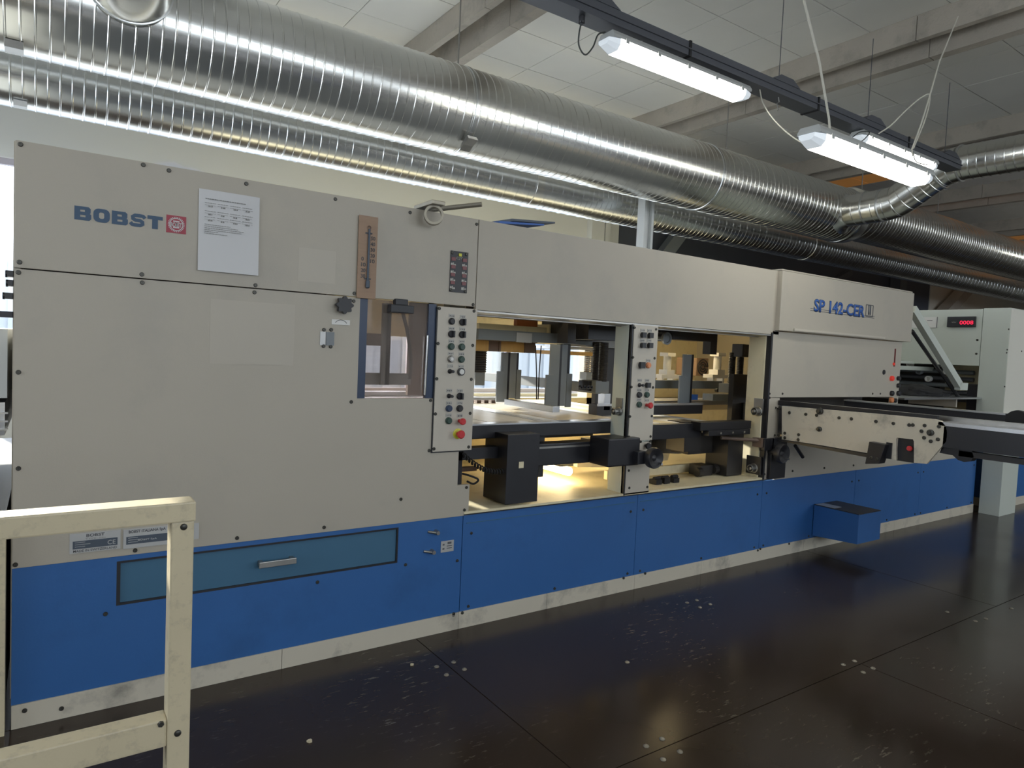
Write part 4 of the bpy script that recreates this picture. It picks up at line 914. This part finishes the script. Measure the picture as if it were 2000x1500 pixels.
for px, y in ((1431, .5), (1447, .5)):
    a = at(px, 690, 'y', y); b = at(px, 750, 'y', y); prof = []; h = 0; L = a.z-b.z
    while h < L: prof += [(h, .024), (h+.004, .027), (h+.008, .024)]; h += .012
    part(MB().lathe((a.x, y, b.z), (0, 0, 1), prof, 14), 'threaded_column', 'dark', smooth=False)
a = at(1430, 750, 'y', .44); b = at(1450, 768, 'y', .44); part(MB().box(a.x, b.x, .44, .56, b.z, a.z), 'clamp_block', 'gsteel', bevel=.003)
a = at(1452, 672, 'y', .4); b = at(1462, 698, 'y', .4); part(MB().box(a.x, b.x, .4, .5, b.z, a.z), 'switch_box', 'black', bevel=.006)
part(MB().box(3.62, 4.02, .46, .62, SE-.07, SE+.1), 'upper_casting', 'black')
a = at(1396, 660, 'y', .48); part(MB().box(a.x-.04, a.x+.03, .48, .55, a.z-.12, SE), 'hanging_bracket', 'black')
# lower part of second bay
for i in range(7):
    x0_ = 3.02+.122*i
    if i < 6: part(MB().box(x0_, x0_+.115, .20, 1.9, BZ-.05, BZ-.035), 'bed_plate', 'plate' if i % 2 else 'lit_cream')
part(MB().box(2.98, 3.55, .12, .18, BZ-.125, BZ-.035), 'front_rail', 'black')
part(MB().box(3.48, 3.99, .06, .14, BZ-.075, BZ-.022).box(3.55, 3.97, .05, .10, BZ-.11, BZ-.075), 'delivery_bar', 'black', 'black bar with bolts at the front of the second bay', bevel=.003)
for i in range(3): part(MB().lathe((3.66+.12*i, .05, BZ-.093), (0, -1, 0), [(0, .009), (.008, .008)], 8), 'bar_bolt', 'chrome')
part(MB().box(3.44, 3.60, .15, .30, BZ-.22, BZ-.03).box(3.6, 3.9, .25, .4, BZ-.26, BZ-.12), 'drive_casting', 'dark')
part(MB().box(3.84, 4.0, .12, .30, .575, .88), 'leg_casting', 'dark', 'dark casting leg in the second bay')
part(MB().prism([(2.98, .72), (2.98, .80), (3.95, .80), (3.95, .66), (3.85, .66)], 'y', .55, .62), 'lower_beam', 'black')
part(MB().prism([(2.98, .60), (2.98, .72), (3.86, .66), (3.84, .60), (3.4, .575)], 'y', .64, .68), 'chute_plate', 'lit_cream')
part(MB().box(2.98, 3.84, .35, .38, .57, .625), 'tray_edge', 'lit_cream')
for i, px in enumerate((1284, 1300, 1318)): 
    a = at(px, 938-i*1, 'y', .12); part(MB().box(a.x-.03, a.x+.02, .10, .16, .572, .60+.01*(i % 2)).cyl((a.x-.02, .13, .605), (a.x+.03, .13, .605), .012, 8), 'clamp_piece', 'rubber')
a = at(1380, 925, 'y', .2); part(MB().box(a.x-.06, a.x+.06, .2, .3, .572, .64).cyl((a.x-.1, .2, .60), (a.x-.06, .2, .60), .03, 12).cyl((a.x+.06, .2, .61), (a.x+.1, .2, .61), .03, 12), 'roller_block', 'dark')
# warm tubes inside
wt = part(MB().cyl((2.68, .36, .640), (2.68, .95, .640), .026, 12), 'work_light', 'warm', 'glowing warm tube under the bed', smooth=True)
part(MB().box(2.61, 2.71, .36, 1.0, .672, .70), 'lamp_shade', 'steel')
part(MB().cyl((1.85, .42, 1.66), (2.7, .42, 1.66), .012, 12), 'work_light', 'warm', smooth=True)
part(MB().cyl((4.25, .80, 1.63), (4.55, 1.75, 1.66), .028, 12), 'work_light', 'warm', smooth=True)
part(MB().cyl((3.2, .9, .80), (3.7, .9, .80), .012, 12), 'work_light', 'warm', smooth=True)

# small knobs on the left end
for px, py, w_ in ((22, 535, .010), (20, 553, .006), (18, 578, .012), (12, 614, .022)):
    a = at(px, py, 'y', .03); part(MB().box(a.x-w_, .002, .02, .06, a.z-.010, a.z+.010).cyl((a.x-w_, .04, a.z), (a.x-w_-.006, .04, a.z), .012, 10), 'end_knob', 'blackp')
# the feed table left of the machine
ft = thing('feed_unit', 'cream feed unit just visible left of the machine', 'machine', (-.6, .5, 0))
MB().box(-1.6, -.022, .25, 2.2, 1.10, 1.345).build('feed_hood', 'wall', ft); MB().box(-1.6, -.03, .3, 2.2, .96, 1.08).build('feed_table', 'alu', ft)
MB().box(-1.6, -.045, .0, .06, .70, 1.02).build('guard_panel', 'cream', ft); MB().box(-1.6, -.02, .08, 2.2, .0, .70).build('feed_base', 'tray', ft); MB().box(-.36, -.012, -.03, .03, 0, .70).build('corner_post', 'beige', ft)
for i in range(3): MB().box(-1.6, -.02, .28, .30, .98+.03*i, .985+.03*i).build('table_slat', 'white', ft)

# ================================================================ BLUE STEP BOX
sb = thing('blue_step_box', 'blue painted steel box projecting from the base, far right', 'box', (4.85, -.17, .1))
MB().prism([(-.001, .10), (-.001, .326), (-.333, .326), (-.333, .122)], 'x', 4.70, 5.0).build('box_body', 'blue', sb, bevel=.003)
MB().box(4.702, 4.998, -.33, -.002, .327, .331).build('box_lid', 'dark', sb)
MB().box(4.705, 4.80, -.15, -.01, .332, .334).build('bare_patch', 'silverlabel', sb)

# ================================================================ CONVEYOR
cv = thing('belt_conveyor', 'long conveyor with cream drilled side plate sticking out of the machine', 'conveyor', (4.15, -.5, .8))
X0 = 4.15
def q(px, py, x=X0): a = at(px, py, 'x', x); return (a.y, a.z)
out = [q(1527, 793), q(1700, 807), (-1.0, 1.073)]
out += [q(1838, 822), q(1847, 832), q(1850, 845), q(1848, 862), q(1810, 906), q(1785, 904), q(1785, 862), q(1783, 858), q(1752, 855), q(1750, 858), q(1750, 898), q(1700, 886), q(1600, 869), q(1527, 858)]
sp = MB().prism(out, 'x', X0, X0+.018).build('side_plate', 'cream_toe', cv); sp['label'] = 'scratched cream side plate drilled with holes'
MB().prism(out[6:12][:1]+[q(1850, 845), (q(1850, 845)[0]-.012, q(1850, 845)[1]), (q(1810, 906)[0]-.012, q(1810, 906)[1]), q(1810, 906)], 'x', X0+.002, X0+.016).build('plate_edge', 'screw', cv) if False else None
for px, py in ((1542, 806), (1574, 809), (1595, 811), (1639, 816), (1663, 818), (1711, 823), (1745, 827), (1776, 830), (1783, 830), (1806, 831), (1834, 833), (1800, 842), (1805, 855), (1832, 858), (1818, 862), (1523, 796), (1521, 850), (1533, 846), (1533, 855), (1560, 849), (1559, 859)):
    a = at(px, py, 'x', X0); inst('plate_bolt', SCREWX, cv, (X0, a.y, a.z))
for px, py, r in ((1602, 803, .022), (1601, 838, .016), (1818, 845, .018)):
    a = at(px, py, 'x', X0); MB().lathe((X0, a.y, a.z), (-1, 0, 0), [(0, r), (.012, r), (.014, r*.6), (.03, r*.55)], 14).build('pivot_stud', 'screw', cv, smooth=True)
# dark angle under the plate, bracket and switch box
a, b = q(1517, 857), q(1700, 886)
MB().prism([(a[0], a[1]), (a[0], a[1]-.012), (b[0], b[1]-.026), (b[0], b[1]-.004)], 'x', X0+.001, X0+.06).build('lower_angle', 'black', cv)
MB().prism([q(1698, 905), q(1706, 862), q(1738, 868), q(1725, 905)], 'x', X0-.05, X0+.02).build('clamp_bracket', 'black', cv, bevel=.003)
MB().box(X0-.008, X0+.06, q(1743, 870)[0], q(1732, 870)[0], q(1743, 897)[1], q(1743, 865)[1]).build('hinge_block', 'black', cv)
MB().box(X0+.02, X0+.12, q(1790, 870)[0], q(1750, 870)[0], q(1770, 903)[1], q(1770, 854)[1]).build('switch_box', 'black', cv)
a = at(1777, 876, 'x', X0+.01); MB().lathe((X0+.02, a.y, a.z), (-1, 0, 0), [(0, .012), (.012, .012), (.016, .016), (.024, .012)], 16).build('stop_button', 'red', cv, smooth=True)
for px, py in ((1702, 894), (1713, 897)): a = at(px, py, 'x', X0-.05); inst('bracket_bolt', SCREWX, cv, (X0-.05, a.y, a.z))
# frame rails, belt
ye = -3.6
RX = 5.0
MB().box(X0+.03, X0+.05, -1.0, -.005, 1.062, 1.092).build('upper_rail', 'black', cv); 
MB().box(X0+.02, RX, ye, -.005, 1.030, 1.042).build('belt', 'rubber', cv)
MB().box(X0+.0, X0+.16, ye, -1.02, 1.042, 1.062).build('front_cover', 'alu', cv); MB().box(X0+.16, X0+.19, ye, -.005, 1.042, 1.085).build('belt_guide', 'steel', cv)
MB().box(X0+.0, X0+.03, ye, -1.05, .925, 1.04).build('front_beam', 'black', cv); MB().box(X0+.03, X0+.08, ye, -1.12, .885, .915).build('under_beam', 'dark', cv)
MB().prism([q(1845, 850), q(1862, 850), q(1885, 868), q(1893, 880), q(1897, 893), q(1890, 902), q(1878, 903), q(1866, 899), q(1856, 890), q(1830, 885)], 'x', X0+.03, X0+.09).build('curved_guard', 'black', cv)
MB().box(RX, RX+.04, -1.04, -.005, 1.045, 1.085).build('far_rail', 'black', cv); MB().box(RX-.01, RX+.05, -1.04, -.005, 1.085, 1.095).build('rail_cap', 'alu', cv)
MB().box(RX, RX+.04, ye, -1.04, .95, 1.04).build('far_beam', 'black', cv)
a = at(1980, 810, 'x', RX); MB().lathe((RX-.01, -1.10, 1.06), (1, 0, 0), [(0, .06), (.03, .062), (.05, .06)], 24).build('end_roller', 'rubber', cv, smooth=True)
for y in (-.3, -.6): MB().cyl((X0+.02, y, .99), (RX, y, .99), .035, 12).build('roller', 'steel', cv, smooth=True)
part(MB().box(4.22, 4.9, .05, .3, .86, 1.05), 'drive_housing', 'tray')

# ================================================================ DELIVERY CABINET BEYOND
dc = thing('delivery_cabinet', 'pale green grey cabinet with red digital display, far right', 'machine', (7.6, .3, 0))
CX = 7.46
MB().box(CX, CX+.5, .07, 2.2, 1.40, 1.945).build('upper_cabinet', 'pgreen', dc, bevel=.002)
MB().box(CX-.004, 9.2, -.16, .065, .94, 1.95).build('tower', 'pgreen', dc, bevel=.002)
MB().box(CX+.0, 9.2, -.163, -.16, .96, 1.945).build('tower_front', 'wall2', dc)
MB().box(CX-.02, CX+.35, -.20, -.03, 0, .96).build('tower_foot', 'pgreen', dc, bevel=.002)
MB().box(CX+.36, 12, -.05, .3, .083, .60).build('base_panel', 'blue', dc); MB().box(CX+.36, 12, -.052, .3, 0, .083).build('toe_board', 'cream_toe', dc)
for px, py in ((1909, 664), (1907, 691)): a = at(px, py, 'x', CX); inst('cabinet_screw', SCREWX, dc, (CX, a.y, a.z))
for px, py in ((1970, 643), (1967, 683), (1966, 689), (1995, 686), (1962, 755)): inst('cabinet_screw', SCREW, dc, at(px, py, 'y', -.163))
a, b = at(1853, 619, 'x', CX), at(1906, 639, 'x', CX)
dp = MB().box(CX-.03, CX, b.y, a.y, b.z, a.z).build('digital_display', 'black', dc, bevel=.003); dp['label'] = 'black counter display with glowing red digits'
text('display_digits', '0008', 'ledon', dc, (CX-.031, at(1877, 633, 'x', CX).y, at(1877, 634, 'x', CX).z), .052, width=.118, off=.0, facing='-x')
text('display_marking', 'kltr', 'legend', dc, (CX-.031, at(1862, 631, 'x', CX).y, at(1862, 631, 'x', CX).z), .02, width=.04, facing='-x')
a, b = at(1783, 620, 'x', CX), at(1831, 640, 'x', CX)
MB().box(CX-.012, CX, b.y, a.y, b.z, a.z).build('name_plate', 'white', dc); MB().box(CX-.014, CX-.012, b.y-.0, b.y+.006, b.z, a.z).build('plate_rim', 'ink', dc)
a = at(1812, 626, 'x', CX); MB().box(CX-.014, CX-.012, a.y-.05, a.y, a.z-.003, a.z+.002).build('plate_print', 'ink', dc)
MB().box(CX-.6, CX+.4, .66, 2.0, 1.395, 1.42).box(CX-.65, CX+.3, .6, .64, 1.33, 1.37).build('cross_bar', 'pgreen', dc)
MB().box(CX+.35, CX+.45, .2, .5, .95, 1.40).build('yellow_side', 'lit_cream', dc)
MB().box(CX+.02, CX+.3, .07, .16, .90, 1.22).build('black_mount', 'black', dc)
MB().box(CX+.35, 9, .55, 2.2, .1, 1.4).build('dark_interior', 'dark', dc)
for i in range(5):
    z = 1.33-.07*i; MB().cyl((CX+.30, .22, z), (CX+.30, 2.0, z), .022, 12).build('roller_bar', 'tray' if i % 2 else 'gsteel', dc, smooth=True)
for i in range(6):
    a = at(1780+18*i, 712+(i % 3)*14, 'x', CX+.2); MB().lathe((CX+.2, a.y, a.z), (-1, 0, 0), [(0, .03), (.05, .03), (.05, .02), (.03, .018)], 14).build('pulley', 'gsteel' if i % 2 else 'white', dc, smooth=True)
MB().box(CX-1.5, CX+1.2, .02, 1.5, 1.085, 1.10).build('delivery_table', 'alu', dc); MB().box(CX-.3, CX-.28, .12, .55, 1.0, 1.085).build('table_side', 'panel', dc)
# arm leaning from the header to the cabinet
arm = thing('support_arm', 'pale slanting support arm between the header and the display cabinet', 'arm', (6.3, 0, 1.4))
a, b = at(1788, 604, 'y', .05), at(1878, 752, 'y', .05)
d_ = (b-a).normalized(); n_ = V((d_.z, 0, -d_.x))*.034
MB().add([a+n_, a-n_, b-n_, b+n_]+[p+V((0, .05, 0)) for p in (a+n_, a-n_, b-n_, b+n_)], [(0, 1, 2, 3), (4, 5, 6, 7), (0, 1, 5, 4), (1, 2, 6, 5), (2, 3, 7, 6), (3, 0, 4, 7)]).build('arm_bar', 'pgreen', arm)
b2p = at(1890, 760, 'y', .05)
MB().box(b.x-.02, b2p.x, .05, .10, b2p.z-.01, b.z+.02).build('arm_bracket', 'pgreen', arm)
cable([at(1781, 646, 'y', .125), at(1818, 700, 'y', .125), at(1850, 745, 'y', .125), at(1873, 777, 'y', .125)], .016, 'rubber', 'thick dark hose running beside the pale slanting arm', 'hose', 'hose')
bag = thing('dark_jacket', 'dark crumpled cloth bag lying behind the conveyor', 'bag', (6.4, .4, 1.1))
mb = MB(); pts_ = []
bm = bmesh.new(); bmesh.ops.create_icosphere(bm, subdivisions=4, radius=1)
from mathutils import noise as nz
a, b = at(1765, 760, 'y', .3), at(1838, 795, 'y', .3)
for v in bm.verts:
    n0 = nz.noise(v.co*2.2)*.18+nz.noise(v.co*6)*.06; v.co *= 1+n0
    v.co = V(((a.x+b.x)/2+v.co.x*(b.x-a.x)*.48, .35+v.co.y*.22, max(1.103, 1.12+v.co.z*.085*(1.25-.75*(v.co.x+1)/2))))
me = bpy.data.meshes.new('bag'); bm.to_mesh(me); bm.free()
mb = MB(); mb.add([v.co for v in me.vertices], [tuple(p.vertices) for p in me.polygons]); mb.build('cloth', 'rubber', bag, smooth=True)
for px, py, lab, m in ((1805, 775, 'white crumpled cloth on the dark table beyond the conveyor', 'white'), (1834, 777, 'small yellow object on the dark table beyond the conveyor', 'yellow')):
    k9 = .75 if m == 'white' else .35; c = V((7.24, .47, 1.1005)) if m == 'white' else V((7.36, .36, 1.1005)); one(MB().lathe((c.x, c.y, c.z), (0, 0, 1), [(0, .05*k9), (.02*k9, .045*k9), (.04*k9, .03*k9), (.055*k9, .012*k9)], 9), 'cloth_heap' if m == 'white' else 'yellow_tub', m, lab, 'cloth' if m == 'white' else 'tub', smooth=True)

# ================================================================ THINGS ON THE MACHINE
# notice sheet
n0, n1 = at(391, 370, 'y', -.004), at(506, 539, 'y', -.004)
X0_, X1_, Z0_, Z1_ = .549, .765, 1.594, 1.893
ns = thing('notice_sheet', 'white printed paper sheet taped beside the red badge', 'paper', (.66, -.004, 1.6))
mb = MB(); N = 8; vs = []; fs = []
for j in range(N+1):
    for i in range(N+1):
        u, v = i/N, j/N; yy = -.004-.004*sin(u*pi)*v-(.006*(1-v)**3)
        for s in (0, 1): vs.append((X0_+(X1_-X0_)*u, yy+s*.0006, Z0_+(Z1_-Z0_)*v))
idx = lambda i, j, s: (j*(N+1)+i)*2+s
for j in range(N):
    for i in range(N):
        fs.append((idx(i, j, 0), idx(i+1, j, 0), idx(i+1, j+1, 0), idx(i, j+1, 0))); fs.append((idx(i, j, 1), idx(i+1, j, 1), idx(i+1, j+1, 1), idx(i, j+1, 1)))
MB().add(vs, fs).build('sheet', 'paper', ns, smooth=True)
mb = MB(); rnd = random.Random(3)
def pline(x0, x1, z, h=.0016):
    x = x0
    while x < x1-.002:
        w = rnd.uniform(.003, .010); mb.box(x, min(x+w, x1), -.0102, -.0098, z-h/2, z+h/2); x += w+.0015
pline(X0_+.022, X1_-.05, Z1_-.034, .0034)
for z in (.052, .082, .104):
    for i in range(4):
        x0 = X0_+.020+i*.044; pline(x0, x0+.038, Z1_-z+.003); pline(x0, x0+.038, Z1_-z-.005, .001); pline(x0+.012, x0+.027, Z1_-z-.009, .0045)
for i, L in enumerate((.09, .12, .14, .13, .05, .08)): pline(X0_+.02, X0_+.02+L, Z1_-.128-i*.0065, .002)
mb.build('print', 'inkl', ns)
# thermometer board
a0, a1 = at(700, 419, 'y', -.01), at(733, 583, 'y', -.01)
tx0, tx1, tz0, tz1 = a0.x+.004, a0.x+.088, at(714, 583, 'y', -.01).z, a0.z
th = thing('thermometer_board', 'tall tan wooden board with a thermometer and numbers', 'thermometer', (tx0, -.01, tz0))
MB().box(tx0, tx1, -.012, -.0055, tz0, tz1).build('board', 'wood', th, bevel=.001)
zt, zb = at(718, 447, 'y', -.012).z, at(714, 563, 'y', -.012).z; xm = tx0+.044
MB().cyl((xm, -.018, zb+.03), (xm, -.018, zt), .0045, 12).build('glass_tube', 'slate', th, smooth=True)
MB().tube(arc((xm, -.018, zt+.006), .006, radians(-60), radians(200), 10, 'y'), .002, 6).build('hook_eye', 'brown', th)
MB().lathe((xm, -.018, zb), (0, 0, 1), [(0, .004), (.004, .009), (.03, .009), (.036, .005)], 12).build('bulb_cup', 'slate', th, smooth=True)
for z in (zt-.018, zb+.04): MB().box(xm-.015, xm+.015, -.015, -.012, z-.003, z+.003).build('clamp', 'ink', th)
for i, s in enumerate(('50', '40', '30', '20', '10')): text('scale_number', s, 'ink', th, (xm+.010, -.0121, zt-.045-i*.024), .022, width=.020, off=.015)
for i, s in enumerate(('0', '10', '20', '30')): text('scale_number', s, 'ink', th, (xm-.030, -.0121, zb+.115-i*.024), .022, width=(.011 if s == '0' else .020), off=.015)
mb = MB()
for i in range(24): mb.box(xm+.005, xm+.009, -.0126, -.012, zb+.05+i*.0085, zb+.051+i*.0085)
mb.build('scale_marks', 'ink', th)
# ring clamp with rod on top
rc = thing('ring_tool', 'worn steel ring clamp hooked over the top edge of the machine', 'tool', (1.4, -.03, 1.9))
c = at(845, 419, 'y', -.05)
MB().lathe((c.x, -.075, c.z), (.35, 1, 0), [(0, .034), (0, .041), (.03, .041), (.03, .034)], 32).build('solid', 'toolsteel', rc) if False else None
mb = MB(); ax = V((.45, 1, 0)).normalized(); u = V((0, 0, 1)); w = ax.cross(u); n = 36; vs = []; fs = []
for i in range(n):
    t = 2*pi*i/n
    for rr2, h in ((.038, 0), (.050, 0), (.050, .034), (.038, .034)):
        vs.append(V((c.x, -.06, c.z-.004))+ax*(h-.017)+(u*cos(t)+w*sin(t))*rr2*.86)
for i in range(n):
    for k_ in range(4): fs.append((i*4+k_, i*4+(k_+1) % 4, ((i+1) % n)*4+(k_+1) % 4, ((i+1) % n)*4+k_))
mb.add(vs, fs).build('ring', 'toolsteel', rc, smooth=True)
MB().box(c.x-.03, c.x+.035, -.10, .08, c.z+.036, c.z+.054).build('clamp_arm', 'toolsteel', rc, bevel=.003)
one(MB().cyl((1.50, .16, 1.975), at(941, 399, 'y', -.05), .011, 16), 'steel_rod', 'toolsteel', 'bare steel rod lying on the machine top, its end sticking out', 'rod', smooth=True)
# papers on top
for i, (px, py, dx, lab, m) in enumerate(((990, 436, 0, 'blue folder lying on the machine top', 'logoblue'), (1010, 428, .01, 'dark folder on top of the blue folder', 'slate'))):
    p = at(px, py, 'y', .12+.02*i)
    mb = MB(); z = TOP+.002+.022*i; mb.add([(p.x-.11, .02, z), (p.x+.13, -.02+dx, z+.018), (p.x+.12, .3, z+.03), (p.x-.12, .3, z+.01)]+[(p.x-.11, .02, z+.012), (p.x+.13, -.02+dx, z+.026), (p.x+.12, .3, z+.045), (p.x-.12, .3, z+.025)],
           [(0, 1, 2, 3), (4, 5, 6, 7), (0, 1, 5, 4), (1, 2, 6, 5), (2, 3, 7, 6), (3, 0, 4, 7)])
    one(mb, 'folder', m, lab, 'folder')
p = at(340, 325, 'y', .06)
mb = MB().prism([(p.x-.10, TOP), (p.x-.03, TOP+.020), (p.x-.005, TOP+.026), (p.x+.03, TOP+.014), (p.x+.06, TOP+.016), (p.x+.12, TOP+.003), (p.x+.12, TOP)], 'y', .03, .16)
one(mb, 'crumpled_paper', 'paper', 'crumpled white paper on the machine top above the lettering', 'paper')
# scraps on the floor
for px, py, r, lab in ((805, 1299, .008, 'small pale scrap of card on the floor, nearer the machine'), (605, 1449, .011, 'pale yellow scrap of card on the floor, nearer the railing')):
    c = at(px, py, 'z', 0); rnd = random.Random(px); n = 7
    pr = [(c.x+cos(2*pi*i/n)*r*rnd.uniform(.6, 1.2), c.y+sin(2*pi*i/n)*r*rnd.uniform(.6, 1.2)) for i in range(n)]
    one(MB().prism(pr, 'z', 0, .006), 'card_scrap', 'beige', lab, 'scrap')
# ================================================================ RAILING
RY = -1.42
rl = thing('guard_railing', 'beige painted square tube guard railing in the left foreground', 'railing', (.3, RY, 0))
w = .038
zt = at(383, 980, 'y', RY).z; zb = at(383, 1018, 'y', RY).z; xr = at(383, 1000, 'y', RY).x
MB().box(-1.8, xr, RY, RY+.055, zb, zt).build('top_rail', 'beige', rl, bevel=.003)
pxa, pxb = at(333, 1100, 'y', RY+.004).x, at(378, 1100, 'y', RY+.004).x
MB().box(pxa, pxb, RY+.004, RY+.050, 0, zb).build('post', 'beige', rl, bevel=.003)
lz1, lz0 = at(320, 1406, 'y', RY+.008).z, at(322, 1459, 'y', RY+.008).z
MB().box(-1.8, pxa, RY+.008, RY+.048, lz0, lz1).build('lower_rail', 'beige', rl, bevel=.003)
MB().box(-1.8, -1.76, RY+.004, RY+.050, 0, zb).build('post', 'beige', rl, bevel=.003)
for px, py in ((359, 1029), (347, 1432)):
    c = at(px, py, 'y', RY+.004); MB().lathe(c, (0, -1, 0), [(0, .0062), (.0015, .006), (.003, .004)], 12).build('bolt', 'screw', rl, smooth=True)
c = at(314, 1414, 'y', RY+.008); MB().lathe(c, (0, -1, 0), [(0, .006), (.004, .005)], 6).build('bolt', 'screw', rl)
